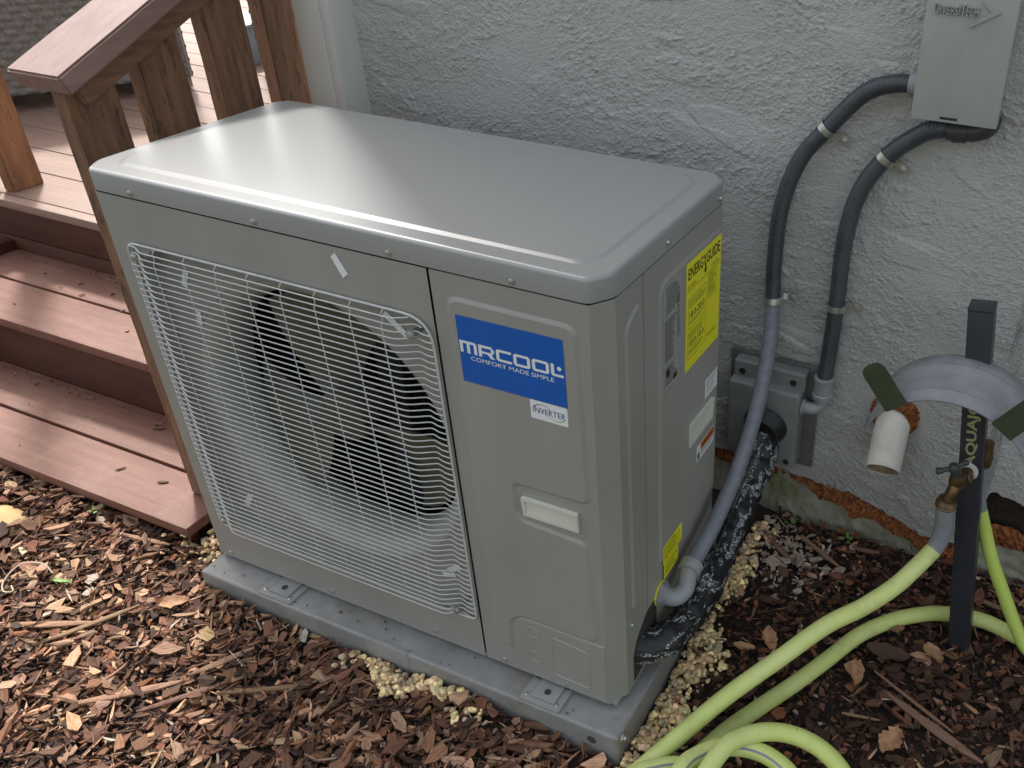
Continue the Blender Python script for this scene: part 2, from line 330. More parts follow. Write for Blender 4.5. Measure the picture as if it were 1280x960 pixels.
def text(name, s, size, mt, m, parent, **k):
    me = textmesh(s, size, **k); me.transform(Matrix.Translation(-worldloc(parent)) @ mt); me.name = name; return link(name, me, m, parent)
def fit_text(name, s, mtf, x0, x1, z0, z1, m, parent, h=.0012, extrude=0, **k):
    """text filling a rectangle; mtf(u,v,h) is a placement"""
    me = textmesh(s, 1, extrude=extrude, **k); co = np.array([v.co for v in me.vertices]); a = co.min(0); b = co.max(0); off = np.array(worldloc(parent))
    for v in me.vertices:
        u = x0 + (v.co.x - a[0]) / (b[0] - a[0]) * (x1 - x0); w_ = z0 + (v.co.y - a[1]) / (b[1] - a[1]) * (z1 - z0)
        v.co = Vector(np.array(mtf(u, w_, h + v.co.z)) - off)
    return link(name, me, m, parent)
def quads(name, rects, place, h, m, parent):
    V = []; F = []
    for (a, b, c, d) in rects:
        i = len(V); V += [place(a, b, h), place(c, b, h), place(c, d, h), place(a, d, h)]; F.append((i, i + 1, i + 2, i + 3))
    return mesh(name, V, F, m, parent)
def sheet(name, P, place, h, m, parent, thick=.0004):
    P = np.array(P); P = P if area2(P) > 0 else P[::-1]; n = len(P)
    V = [place(x, y, h - thick) for x, y in P] + [place(x, y, h) for x, y in P]
    F = [(i, (i + 1) % n, n + (i + 1) % n, n + i) for i in range(n)] + [tuple(range(n, 2 * n))]
    return mesh(name, V, F, m, parent)
def fnoise(shape, wl, seed, angle=0, aniso=1, band=.55):
    """band-limited noise of a wavelength given in cells, stretched along an angle"""
    g = np.random.default_rng(seed); h, w_ = shape; f = np.fft.fft2(g.standard_normal(shape)); ky = np.fft.fftfreq(h)[:, None]; kx = np.fft.fftfreq(w_)[None, :]
    ca, sa = math.cos(angle), math.sin(angle); a = kx * ca + ky * sa; b = -kx * sa + ky * ca
    k = np.sqrt((a / aniso) ** 2 + b ** 2) * wl; r = np.fft.ifft2(f * np.exp(-((k - 1) / band) ** 2) * (k < 3)).real; return r / r.std()
def smooth01(t): t = np.clip(t, 0, 1); return t * t * (3 - 2 * t)

# ------------------------------------------------------------------ the setting: ground
def gz(x, y):
    """mulch level"""
    x = np.asarray(x, float); y = np.asarray(y, float); t = smooth01((x - .72) / .4)
    z = -.066 * (1 - t) - .094 * t
    z = z - .012 * smooth01((-y - .25) / .8)
    z = z + .006 * np.sin(x * 9 + 1.3) * np.cos(y * 8 + .4) + .004 * np.sin(x * 23 + y * 17)
    z = z + .020 * smooth01((-.05 - x) / .35) * smooth01((y + .5) / .5)
    z = z + .012 * np.exp(-((x - 1.05) ** 2 + (y - .62) ** 2) / .02)
    return z
n = 140; xs = np.linspace(-3, 3.2, n); ys = np.linspace(-2.6, .76, 90); X, Y = np.meshgrid(xs, ys); Z = gz(X, Y) - .012
V = np.stack([X, Y, Z], -1).reshape(-1, 3); F = [(j * n + i, j * n + i + 1, (j + 1) * n + i + 1, (j + 1) * n + i) for j in range(89) for i in range(n - 1)]
props(mesh('ground', V, F, M['soil'], smooth=True), kind='structure')
props(mesh('lawn', [(-60, -60, -.17), (60, -60, -.17), (60, 60, -.17), (-60, 60, -.17)], [(0, 1, 2, 3)], M['lawn']), kind='structure')

# ------------------------------------------------------------------ the setting: house wall
house = thing('house_wall', 'light grey painted stucco house wall with a ragged bottom edge behind the outdoor unit', 'wall', (1, .71, 0))
ex = np.array([-.1, .85, .93, 1.0, 1.046, 1.10, 1.162, 1.20, 1.24, 1.30, 1.353, 1.42, 1.436, 1.45, 1.46, 1.49, 1.53, 1.60, 1.75, 2.2])
ez = np.array([.05, .057, .050, .048, .035, .032, .024, .010, .003, -.012, -.024, -.03, -.01, .09, .14, .137, .131, .12, .10, .08])
nx, nz_ = 760, 540; x0, x1, zt = -.075, 1.83, 1.30
xs = np.linspace(x0, x1, nx); jag = np.interp(xs, ex, ez)
g1 = np.random.default_rng(3); jn = np.convolve(g1.standard_normal(nx + 40), np.hanning(11), 'same')[:nx]; jn2 = np.convolve(g1.standard_normal(nx + 40), np.hanning(41), 'same')[:nx]
zb = jag + jn * .0012 + jn2 * .0012
v_ = np.linspace(0, 1, nz_)[:, None]; Zg = zb[None, :] + (zt - zb[None, :]) * v_; Xg = np.broadcast_to(xs[None, :], Zg.shape).copy()
c = .0031; sh = Zg.shape
fine = [fnoise(sh, 4.0, 11, R(25), .55, .9), fnoise(sh, 3.8, 12, R(-28), .55, .9), fnoise(sh, 4.2, 13, R(70), .6, .9), fnoise(sh, 3.2, 14, 0, 1, .8)]
msk = [fnoise(sh, 120, 21), fnoise(sh, 120, 22), fnoise(sh, 140, 23)]
wts = np.stack([np.exp(1.4 * m_) for m_ in msk]); wts /= wts.sum(0)
f_ = sum(wts[i] * fine[i] for i in range(3)); rough = .55 + .45 * smooth01(fnoise(sh, 75, 31) * .5 + .6)
med = [fnoise(sh, 7.5, 15, R(22), .4, .8), fnoise(sh, 7.0, 16, R(-30), .4, .8), fnoise(sh, 8.0, 17, R(65), .5, .8)]
g_ = .55 * fnoise(sh, 2.9, 18, 0, 1, 1.0) + .45 * f_ + .40 * sum(wts[i] * med[i] for i in range(3)) + .22 * fnoise(sh, 14, 19, R(10), .6, .8)
rough = .30 + .70 * smooth01(fnoise(sh, 85, 31, R(-12), .6) * .5 + .8)
H = .0021 * (np.exp(.55 * g_) - 1.2) * rough + fnoise(sh, 70, 42, R(-15), .4) * .0009 + fnoise(sh, 260, 43) * .0018
# trowel ridges: soft one-sided steps with crumbly lips
for k, (sd_, ang, wl) in enumerate(((51, R(-6), 70), (52, R(12), 80), (53, R(-16), 60))):
    r = fnoise(sh, wl, sd_, ang, .32, .45); lip = np.exp(-((r - 1.25) / .09) ** 2); H += .0020 * smooth01((r - 1.15) / .22) * smooth01(fnoise(sh, 60, sd_ + 30) * .6 + .5) + lip * np.abs(g_) * .0007 * smooth01(fnoise(sh, 45, sd_ + 40) * .8 + .3)
    pit = np.exp(-((r - 1.12) / .08) ** 2) * (fnoise(sh, 7, sd_ + 9) > .3); H -= pit * .0009
gr = fnoise(sh, 6, 61); H += np.where(gr > 2.6, .0013, 0)
Yg = .71 - H; Yg = np.maximum(Yg, .6955)
V = np.stack([Xg, Yg, Zg], -1).reshape(-1, 3); back = V[:nx].copy(); back[:, 1] = .735; V = np.vstack([V, back]); nb = nx * nz_
I = (np.arange(nz_ - 1)[:, None] * nx + np.arange(nx - 1)[None, :]).ravel(); F4 = np.stack([I, I + 1, I + nx + 1, I + nx], 1)
J = np.arange(nx - 1); F4 = np.vstack([F4, np.stack([nb + J, nb + J + 1, J + 1, J], 1)])
def fastmesh(name, V, F, m, parent=None, smooth=True, attrs=None):
    """all faces with the same vertex count, numpy arrays"""
    off = np.array(worldloc(parent)) if parent is not None else 0
    V = (V - off).astype(np.float32); me = bpy.data.meshes.new(name); k = F.shape[1]; me.vertices.add(len(V)); me.vertices.foreach_set('co', V.ravel())
    me.loops.add(F.size); me.loops.foreach_set('vertex_index', F.astype(np.int32).ravel()); me.polygons.add(len(F))
    me.polygons.foreach_set('loop_start', np.arange(0, F.size, k, dtype=np.int32)); me.update(calc_edges=True)
    for nm, typ, arr in (attrs or ()):
        a = me.attributes.new(nm, typ, 'POINT'); a.data.foreach_set('color' if typ == 'FLOAT_COLOR' else 'vector', arr.astype(np.float32).ravel())
    if smooth: me.shade_smooth()
    else: me.shade_flat()
    return link(name, me, m, parent)
fastmesh('stucco_face', V, F4, M['stucco'], house)
box('upper_wall', (-.075, .7115, 1.30), (5, .80, 3.3), M['stucco'], house, 0, smooth=False)
box('side_wall', (1.83, .7125, .05), (5, .80, 1.30), M['stucco'], house, 0, smooth=False)
box('wall_core', (-.075, .745, -.16), (5, .80, 1.30), M['soil'], house, 0, smooth=False)
box('return_wall', (-.075, .80, -.16), (.0, 6, 3.3), M['stucco'], house, 0, smooth=False)
# footing: rough concrete under the stucco
def lumpy(name, zf_lo, zf_hi, xa, xb, y, amp, m, parent, seed, nx=300, nzz=34, wl=8, bulge=0.0):
    xs = np.linspace(xa, xb, nx); lo = zf_lo(xs); hi = zf_hi(xs); v = np.linspace(0, 1, nzz)[:, None]; Z = lo + (hi - lo) * v; X = np.broadcast_to(xs, Z.shape)
    Y = y - fnoise(Z.shape, wl, seed) * amp - fnoise(Z.shape, wl * 4, seed + 1) * amp * .8 - bulge * np.sin(np.pi * np.clip(v, 0, 1)); V = np.stack([X, Y, Z], -1).reshape(-1, 3)
    I = (np.arange(nzz - 1)[:, None] * nx + np.arange(nx - 1)[None, :]).ravel(); return fastmesh(name, V, np.stack([I, I + 1, I + nx + 1, I + nx], 1), m, parent)
foot = thing('footing', 'pale mossy concrete footing exposed under the stucco', 'footing', (1.1, .72, -.1))
fn = lambda x, s: np.interp(x, np.linspace(-.2, 2.2, 90), np.random.default_rng(s).normal(0, 1, 90))
lumpy('concrete_face', lambda x: x * 0 - .16, lambda x: np.interp(x, [-.1, 1.43, 1.47, 1.60, 1.9], [.07, .06, -.0, -.008, -.03]) + fn(x, 1) * .003, -.07, 1.9, .7235, .0012, M['concrete'], foot, 71, nx=500)
foam = thing('foam_band', 'rusty orange expanding foam squeezed out between stucco and concrete footing', 'foam', (1.2, .715, 0))
lumpy('foam_strip', lambda x: np.interp(x, [1.00, 1.05, 1.09, 1.17, 1.243, 1.30, 1.36, 1.45], [.030, .018, -.008, -.034, -.042, -.072, -.088, -.088]) + fn(x, 2) * .006,
      lambda x: np.interp(x, ex, ez) + .006 + np.minimum(0, fn(x, 12)) * .003, 1.0, 1.45, .7185, .0024, M['foam'], foam, 73, nx=260, nzz=40, wl=7, bulge=.004)
lumpy('foam_strip', lambda x: np.interp(x, [1.46, 1.53, 1.9], [-.012, -.006, -.03]) + fn(x, 4) * .005, lambda x: np.interp(x, [1.44, 1.5, 1.56, 1.9], [.060, .050, .035, .02]) + fn(x, 5) * .008, 1.45, 1.9, .722, .0035, M['foam'], foam, 77, nx=180, nzz=24, wl=6, bulge=.008)
lumpy('foam_strip', lambda x: x * 0 + .020 + fn(x, 6) * .004, lambda x: np.interp(x, ex, ez) + .004, .80, .905, .7165, .0022, M['foam'], foam, 79, nx=60, nzz=24, wl=6, bulge=.003)
lumpy('foam_strip', lambda x: x * 0 + .022 + fn(x, 8) * .004, lambda x: np.interp(x, ex, ez) + .004, .965, .99, .7175, .0018, M['foam'], foam, 80, nx=30, nzz=20, wl=6, bulge=.003)
# white corner post
tr = thing('corner_trim', 'white painted box trim at the corner of the stucco wall beside the deck', 'trim', (-.1, .68, .2))
box('front_board', (-.150, .635, -.12), (-.076, .660, 3.3), M['trim'], tr, .003)
box('side_board', (-.0755, .6365, -.12), (-.050, .722, 3.3), M['trim'], tr, .002)

# ------------------------------------------------------------------ deck and stairs
deck = thing('deck', 'raised deck of pinkish brown boards behind the stair posts', 'deck', (-2, .58, 0))
box('board', (-4.4, .575, .320), (-.16, .610, .345), M['deck'], deck, .003)
box('board', (-4.4, .6135, .320), (-.16, .7705, .345), M['deck'], deck, .003)
bd = box('board', (-4.4, .775, .320), (-.08, .9155, .345), M['deck'], deck, .003)
for k in range(1, 22):
    o = bd.copy(); COL.objects.link(o); o.parent = deck; o.location = (rng.normal(0, .01), k * .145, rng.normal(0, .0006))
box('fascia', (-4.4, .600, .212), (-.16, .622, .3185), M['riser'], deck, .002)
box('fascia', (-4.4, .598, .100), (-.16, .620, .2095), M['riser'], deck, .002)
box('joist_frame', (-4.3, .64, -.1), (-.2, .70, .3), M['riser'], deck, .002)
st = thing('porch_stairs', 'two step stair of reddish brown composite boards with dark risers', 'stairs', (-.8, .3, -.1))
def board(a, b, seed):
    o = box('tread_board', a, b, M['tread'], st, .004); return o
board((-1.42, .020, -.026), (-.127, .1615, 0), 1); board((-1.42, .1705, -.026), (-.130, .309, -.0008), 2)
board((-1.42, .292, .144), (-.150, .4495, .170), 3); board((-1.42, .4585, .144), (-.150, .597, .1695), 4)
box('riser', (-1.42, .0385, -.13), (-.145, .055, -.0275), M['riser'], st, .002)
box('riser', (-1.42, .3105, -.026), (-.16, .328, .1425), M['riser'], st, .002)
box('stringer', (-1.462, .03, -.13), (-1.4215, .597, .20), M['riser'], st, .003)
box('stringer', (-.205, .06, -.13), (-.1655, .30, -.0275), M['riser'], st, .003)
# right-hand railing
ra = thing('stair_railing', 'timber stair railing with four rough sawn uprights and a broad sloping cap', 'railing', (-.195, .12, 0))
SL = .43
def slopeM(y0, z0): return Matrix.Translation((0, y0, z0)) @ Matrix.Rotation(math.atan(SL), 4, 'X')
def divided(name, a, b, m, parent, mt=None, nseg=16, amp=.0012, bev=.003, seed=0, axis=2):
    bm = bmesh.new(); bbox(bm, a, b, 0, None)
    es = [e for e in bm.edges if abs((e.verts[0].co - e.verts[1].co)[axis]) > (b[axis] - a[axis]) * .9]
    bmesh.ops.bevel(bm, geom=list(bm.edges), offset=bev, segments=2, affect='EDGES')
    L = b[axis] - a[axis]
    for i in range(1, nseg):
        co = [0, 0, 0]; co[axis] = a[axis] + L * i / nseg; no = [0, 0, 0]; no[axis] = 1
        bmesh.ops.bisect_plane(bm, geom=list(bm.verts) + list(bm.edges) + list(bm.faces), plane_co=co, plane_no=no)
    from mathutils import noise
    for v in bm.verts: v.co += noise.noise_vector(v.co * 14 + Vector((seed * 3.3, seed, 0))) * amp
    if mt is not None: bmesh.ops.transform(bm, matrix=mt, verts=bm.verts)
    return bmobj(name, bm, m, parent, 40)
zc = lambda y: .920 + SL * (y - .085)
for i, (ya, yb, zb_) in enumerate(((.115, .213, .001), (.268, .364, .1705), (.432, .530, .1705), (.579, .672, .3455))):
    o = divided('upright', (-.215, ya, zb_), (-.176, yb, zc(ya) - .003), M['post'], ra, None, 22, .0015, .003, i + 1)
divided('side_rail', (-.1745, 0, -.056), (-.160, 1.3, -.0015), M['rail'], ra, slopeM(.118, zc(.118)), 24, .001, .003, 8, 1)
divided('cap_board', (-.247, 0, 0), (-.115, 1.3, .037), M['cap'], ra, slopeM(.088, zc(.085)), 24, .0008, .004, 9, 1)
# left-hand railing piece
lr = thing('corner_railing', 'short orange brown timber upright standing on the deck edge at the left', 'railing', (-1.39, .66, .345))
divided('upright', (-1.415, .625, .3455), (-1.372, .715, 1.5), M['post_sunlit'], lr, None, 22, .0015, .003, 5)
divided('base_rail', (-2.6, .560, .362), (-1.418, .618, .412), M['post_sunlit'], lr, None, 12, .001, .003, 6, 0)

# ------------------------------------------------------------------ wicker furniture
def weave(name, O, U, V_, lu, lv, m, parent, pitch=.025, amp=.010, step=.0042):
    O = np.array(O, float); U = np.array(U, float); U /= np.linalg.norm(U); V_ = np.array(V_, float); V_ /= np.linalg.norm(V_); N = np.cross(U, V_)
    nu, nv = int(lu / step) + 1, int(lv / step) + 1; u = np.linspace(0, lu, nu)[None, :]; v = np.linspace(0, lv, nv)[:, None]
    row = np.floor(v / pitch); fv = v / pitch - row; hz = np.sqrt(np.clip(1 - (2 * fv - 1) ** 2, 0, 1)); ph = np.pi * (u / (pitch * 1.25) + row)
    h = hz * (.55 + .45 * np.cos(ph)) ; fu = (u / (pitch * 1.25) + .5) % 1; vt = np.sqrt(np.clip(1 - ((2 * fu - 1) * 1.3) ** 2, 0, 1)) * .5
    h = np.maximum(h, vt * (.5 - .5 * np.cos(ph)) * 1.2) * amp
    P = O + u[..., None] * U + v[..., None] * V_ + h[..., None] * N; I = (np.arange(nv - 1)[:, None] * nu + np.arange(nu - 1)[None, :]).ravel()
    return fastmesh(name, P.reshape(-1, 3), np.stack([I, I + 1, I + nu + 1, I + nu], 1), m, parent)
def wickerbox(name, label, B, d, L, D, z0, z1, group=None, feet=True):
    """B near right corner on plan, d direction of the long visible face"""
    d = np.array([*d, 0.]); d /= np.linalg.norm(d); nrm = np.array([d[1], -d[0], 0]);  # points away from d's left
    if nrm[1] > 0 : nrm = -nrm
    t = thing(name, label, 'sofa' if L > .7 else 'chair', (B[0], B[1], .345), group); B = np.array([B[0], B[1], z0]); A = B + d * L
    weave('woven_side', A, -d, (0, 0, 1), L, z1 - z0, M['wicker'], t)
    weave('woven_end', B, -nrm, (0, 0, 1), D, z1 - z0, M['wicker'], t)
    bm = bmesh.new(); c_ = [B, A, A - nrm * D, B - nrm * D]; c_ = [p - nrm * .008 * (1 if i < 2 else -1) - d * (-.008 if i in (0, 3) else .008) for i, p in enumerate(c_)]
    lo = [bm.verts.new(p) for p in c_]; hi = [bm.verts.new(p + np.array([0, 0, z1 - z0])) for p in c_]
    bm.faces.new(lo); bm.faces.new(hi)
    for i in range(4): bm.faces.new([lo[i], lo[(i + 1) % 4], hi[(i + 1) % 4], hi[i]])
    bmobj('frame', bm, M['wicker'], t)
    tube('piping', [B + nrm * .004, B + nrm * .004 + np.array([0, 0, z1 - z0])], .007, M['alu'], t, 8)
    for p in (B - nrm * .03 + d * .03, A - nrm * .03 - d * .03, B - nrm * (D - .03) + d * .03, A - nrm * (D - .03) - d * .03):
        box('foot', (p[0] - .022, p[1] - .022, .36), (p[0] + .022, p[1] + .022, z0 + .004), M['alu'], t, .002); box('glide', (p[0] - .014, p[1] - .014, .3455), (p[0] + .014, p[1] + .014, .36), M['boot'], t, .002)
    return t
wickerbox('wicker_sofa', 'large grey brown wicker sofa standing on the deck behind the sloping railing', (-1.80, 1.64), (-.30, -.47), 1.15, .8, .405, 1.0)
wickerbox('wicker_chair', 'grey wicker chair seen between the third and fourth railing uprights', (-1.15, 1.80), (-1, .25), .62, .6, .385, 1.15)
pl = thing('storage_bin', 'pale blue grey bin on the deck seen between the second and third uprights', 'bin', (-2.0, 2.1, .345))
box('bin_body', (-2.13, 2.0, .346), (-1.9, 2.22, .50), M['planter'], pl, .008); box('bin_lid', (-2.14, 1.99, .5005), (-1.89, 2.23, .515), M['planter'], pl, .004)

# ------------------------------------------------------------------ equipment pad
pad = thing('equipment_pad', 'low grey plastic pad with bolted foot plates under the outdoor unit', 'pad', (.47, .2, -.12))
box('pad_body', (-.013, -.049, -.14), (.967, .46, -.015), M['pad'], pad, .006, segs=3)
o = box('pad_recess', (.418, -.0505, -.075), (.518, -.040, -.0135), M['padplate'], pad, .002)
for xa in (.145, .765):
    bm = bmesh.new(); bbox(bm, (xa, -.046, -.0155), (xa + .082, .05, -.0105), .0008)
    pf = bmobj('foot_plate', bm, M['padplate'], pad, 30)
    bm = bmesh.new(); bbox(bm, (xa + .018, -.036, -.0105), (xa + .068, .05, -.0065), .003); bmobj('raised_boss', bm, M['padplate'], pf, 30)
    lathe('bolt_hole', [(-.0005, .0065), (.0004, .0065)], (xa + .044, -.018, -.0065), (0, 0, 1), M['dark'], pf, 16)
    for sx in (.009, .072): lathe('plate_screw', [(0, .004), (.001, .0038), (.0016, .002)], (xa + sx, -.034, -.0105), (0, 0, 1), M['zinc'], pf, 12)
lathe('bolt_hole', [(0, .0085), (.001, .0085), (.001, .0055), (.0012, .0055)], (.915, -.049, -.043), (0, -1, 0), M['inkgrey'], pad, 18)
lathe('bolt_head', [(0, .010), (.002, .0095), (.003, .005), (.006, .0045)], (.967, -.028, -.035), (1, 0, 0), M['zinc'], pad, 18)

# ------------------------------------------------------------------ outdoor unit
AC = thing('outdoor_unit', 'grey air conditioner condenser with wire fan grille on a plastic pad', 'air conditioner', (.47, .2, -.015))
H1, H2, W_, D_ = .8034, .8424, .946, .4406
cxh, czh, Rh = .362, .414, .283
def strip(name, pts, z0, z1, t, m, parent):
    """thin bent sheet along a plan polyline, thickness t inward (left side)"""
    P = np.array(pts, float); n = len(P); T = np.gradient(P, axis=0); N = []
    for i in range(n):
        a = P[i] - P[max(i - 1, 0)] if i else P[1] - P[0]; b = P[min(i + 1, n - 1)] - P[i] if i < n - 1 else a
        a = a / np.linalg.norm(a); b = b / np.linalg.norm(b); m_ = a + b; m_ /= np.linalg.norm(m_); nn = np.array([-m_[1], m_[0]]); N.append(nn / max(.5, nn @ np.array([-a[1], a[0]])))
    Q = P + np.array(N) * t; V = [(x, y, z0) for x, y in P] + [(x, y, z1) for x, y in P] + [(x, y, z0) for x, y in Q] + [(x, y, z1) for x, y in Q]; F = []
    for i in range(n - 1):
        F += [(i, i + 1, n + i + 1, n + i), (2 * n + i + 1, 2 * n + i, 3 * n + i, 3 * n + i + 1), (i, 2 * n + i, 2 * n + i + 1, i + 1), (n + i, n + i + 1, 3 * n + i + 1, 3 * n + i)]
    F += [(0, n, 3 * n, 2 * n), (n - 1, 3 * n - 1, 4 * n - 1, 2 * n - 1)]
    bm = bmesh.new(); vs = [bm.verts.new(v) for v in V]
    for f in F: bm.faces.new([vs[i] for i in f])
    bmesh.ops.bevel(bm, geom=[e for e in bm.edges if abs(e.verts[0].co.z - e.verts[1].co.z) > .3 and (len(e.link_faces) == 2 and e.calc_face_angle(0) > .2)], offset=.003, segments=3, affect='EDGES')
    return bmobj(name, bm, m, parent, 30)
# fan panel with its round opening
def fan_panel():
    xa, xb, za, zbb = 0.0, .6635, 0.0, H1 - .001; th0 = np.linspace(0, 2 * math.pi, 128, endpoint=False)
    def ring(r, y): return [(cxh + r * math.cos(a), y, czh + r * math.sin(a)) for a in th0]
    def outer(a):
        dx, dz = math.cos(a), math.sin(a); t = 1e9
        if dx > 1e-9: t = min(t, (xb - cxh) / dx)
        if dx < -1e-9: t = min(t, (xa - cxh) / dx)
        if dz > 1e-9: t = min(t, (zbb - czh) / dz)
        if dz < -1e-9: t = min(t, (za - czh) / dz)
        return (cxh + dx * t, 0, czh + dz * t)
    for cx_, cz_ in ((xa, za), (xb, za), (xb, zbb), (xa, zbb)):       # snap the nearest spokes onto the corners
        a = math.atan2(cz_ - czh, cx_ - cxh) % (2 * math.pi); i = int(np.argmin(np.abs((th0 - a + math.pi) % (2 * math.pi) - math.pi))); th0[i] = a
    th = th0
    def inner(a, y, g=0):                                            # edge of the shallow recess behind the grille
        dx, dz = math.cos(a), math.sin(a); t = 1e9
        if dx > 1e-9: t = min(t, (.6555 - g - cxh) / dx)
        if dx < -1e-9: t = min(t, (.0465 + g - cxh) / dx)
        if dz > 1e-9: t = min(t, (.7175 - g - czh) / dz)
        if dz < -1e-9: t = min(t, (.1045 + g - czh) / dz)
        t = min(t, .405 - g); return (cxh + dx * t, y, czh + dz * t)
    V = [outer(a) for a in th]; n = len(th)
    V += [inner(a, 0) for a in th] + [inner(a, .0015, .001) for a in th] + [inner(a, .027, .004) for a in th] + ring(Rh + .001, .0275) + ring(Rh - .002, .030) + ring(Rh - .010, .06)
    F = [(k * n + i, k * n + (i + 1) % n, (k + 1) * n + (i + 1) % n, (k + 1) * n + i) for k in range(6) for i in range(n)]
    p = mesh('fan_panel', V, [f[::-1] for f in F], M['paint'], AC, 35)
    return p
fp = fan_panel()
strip('corner_panel', [(-.022, D_), (-.022, .033), (-.0005, .0003)], 0, H1 - .001, .0015, M['paint'], AC)
# venturi ring
def annulus(name, prof, m, parent, seg=96):
    V = []; F = []
    for y, r in prof: V += [(cxh + r * math.cos(2 * math.pi * k / seg), y, czh + r * math.sin(2 * math.pi * k / seg)) for k in range(seg)]
    for i in range(len(prof) - 1): F += [(i * seg + k, (i + 1) * seg + k, (i + 1) * seg + (k + 1) % seg, i * seg + (k + 1) % seg) for k in range(seg)]
    return mesh(name, V, F, m, parent, 40)
annulus('venturi_ring', [(.029, Rh - .0005), (.034, Rh - .012), (.048, Rh - .024), (.070, Rh - .032), (.10, Rh - .034), (.13, Rh - .020)], M['duct'], AC)
# fan: hub and three broad blades
def fan():
    hub = lathe('fan_hub', [(0, .052), (.045, .055), (.058, .05), (.064, .035), (.066, .012)], (cxh, .125, czh), (0, -1, 0), M['blade'], AC, 40)
    for b in range(3):
        a0 = R(78 + 120 * b); V = []; F = []; nr, na = 14, 16
        for i in range(nr):
            r = .048 + (Rh - .042 - .048) * i / (nr - 1); span = R(40 + 28 * (i / (nr - 1)) ** .8); sweep = R(-26) * (i / (nr - 1)) ** 1.5
            for j in range(na):
                u = j / (na - 1); a = a0 + sweep + span * u; y = .118 - .055 * u - .008 * math.sin(u * math.pi) + .012 * (i / (nr - 1)); V.append((cxh + r * math.cos(a), y, czh + r * math.sin(a)))
        m0 = len(V); V += [(x, y + .003, z) for x, y, z in V]
        for i in range(nr - 1):
            for j in range(na - 1): q = i * na + j; F += [(q, q + 1, q + na + 1, q + na), (m0 + q, m0 + q + na, m0 + q + na + 1, m0 + q + 1)]
        mesh('fan_blade', V, F, M['blade'], AC, True)
    return hub
fan()
box('motor_bracket', (cxh - .03, .20, .05), (cxh + .03, .215, .78), M['dark'], AC, .002)
# dark inner box and coil
bm = bmesh.new(); bbox(bm, (-.016, .14, .004), (.664, .432, .795)); 
bm.faces.ensure_lookup_table(); bmesh.ops.delete(bm, geom=[f for f in bm.faces if f.normal.y < -.9], context='FACES'); bmobj('inner_case', bm, M['dark'], AC)
box('coil', (.0, .395, .02), (.655, .425, .78), M['fin'], AC, 0)
box('divider', (.6645, .004, .004), (.6675, .43, .795), M['dark'], AC, 0)
V_, F_ = [], []
# gasket board behind the fan panel (keeps daylight out around the duct)
th_ = [math.atan2(math.sin(2 * math.pi * k / 96), math.cos(2 * math.pi * k / 96)) for k in range(96)]
def _edge(a):
    dx, dz = math.cos(a), math.sin(a); t = min((.662 - cxh) / dx if dx > 1e-9 else 1e9, (-.014 - cxh) / dx if dx < -1e-9 else 1e9, (.79 - czh) / dz if dz > 1e-9 else 1e9, (.006 - czh) / dz if dz < -1e-9 else 1e9); return (cxh + dx * t, .132, czh + dz * t)
V_ = [_edge(a) for a in th_] + [(cxh + (Rh - .006) * math.cos(a), .132, czh + (Rh - .006) * math.sin(a)) for a in th_]
mesh('duct_board', V_, [(k, (k + 1) % 96, 96 + (k + 1) % 96, 96 + k) for k in range(96)], M['dark'], AC)
# service panel wraps the chamfered corner; side and back panels
strip('service_panel', [(.6675, 0), (W_ - .0219, 0), (W_, .0335), (W_, .1155)], .0, H1 - .001, .0015, M['paint'], AC)
strip('side_panel', [(W_, .1175), (W_, D_ - .03), (W_ - .03, D_), (-.022, D_)], .0, H1 - .001, .0015, M['paint'], AC)
box('base_tray', (-.014, .006, -.006), (.938, .435, .004), M['paint'], AC, .002)
for xa in (.15, .77):
    box('foot', (xa, .004, -.0103), (xa + .07, .40, -.0062), M['dark'], AC, 0)
# lid
def lid():
    e_ = .0012; base = [(-.022 - e_, .033), (-.001, -e_), (W_ - .0215, -e_), (W_ + e_, .033), (W_ + e_, D_ - .028), (W_ - .028, D_ + e_), (-.002, D_ + e_), (-.022 - e_, D_ - .02)]
    P = rounded(base, .010, 3)
    loops = [(.0015, H1 + .0012), (0, H1 + .002), (.0, H2 - .0065), (.0006, H2 - .0040), (.0022, H2 - .0016), (.0045, H2 - .0004), (.0070, H2), (.0085, H2), (.034, H2), (.0345, H2), (.036, H2 + .0006), (.041, H2 + .0030), (.0425, H2 + .0034), (.043, H2 + .0034)]
    V = []; n = len(P)
    Q = P; 
    for d, z in loops:
        if d <= .0099: L = offset2(P, d) if d else P
        else:
            b2 = np.array(base); k = d; c_ = np.array([W_ / 2 - .01, D_ / 2]);
            x0_, x1_, y0_, y1_ = -.026 + k, W_ + .004 - k, -.004 + k, D_ + .004 - k; ch = .030
            L = rounded([(x0_, y0_ + ch), (x0_ + ch * .6, y0_), (x1_ - ch * .6, y0_), (x1_, y0_ + ch), (x1_, y1_ - ch), (x1_ - ch, y1_), (x0_ + ch, y1_), (x0_, y1_ - ch)], .012, 3)
        V += [(x, y, z) for x, y in L]
    F = [(k * n + i, k * n + (i + 1) % n, (k + 1) * n + (i + 1) % n, (k + 1) * n + i) for k in range(len(loops) - 1) for i in range(n)]
    F.append(tuple((len(loops) - 1) * n + i for i in range(n))); F.append(tuple(range(n))[::-1])
    bm = bmesh.new(); vs = [bm.verts.new(v) for v in V]
    for f in F: bm.faces.new([vs[i] for i in f])
    return bmobj('lid', bm, M['lid'], AC, 35)
lid()
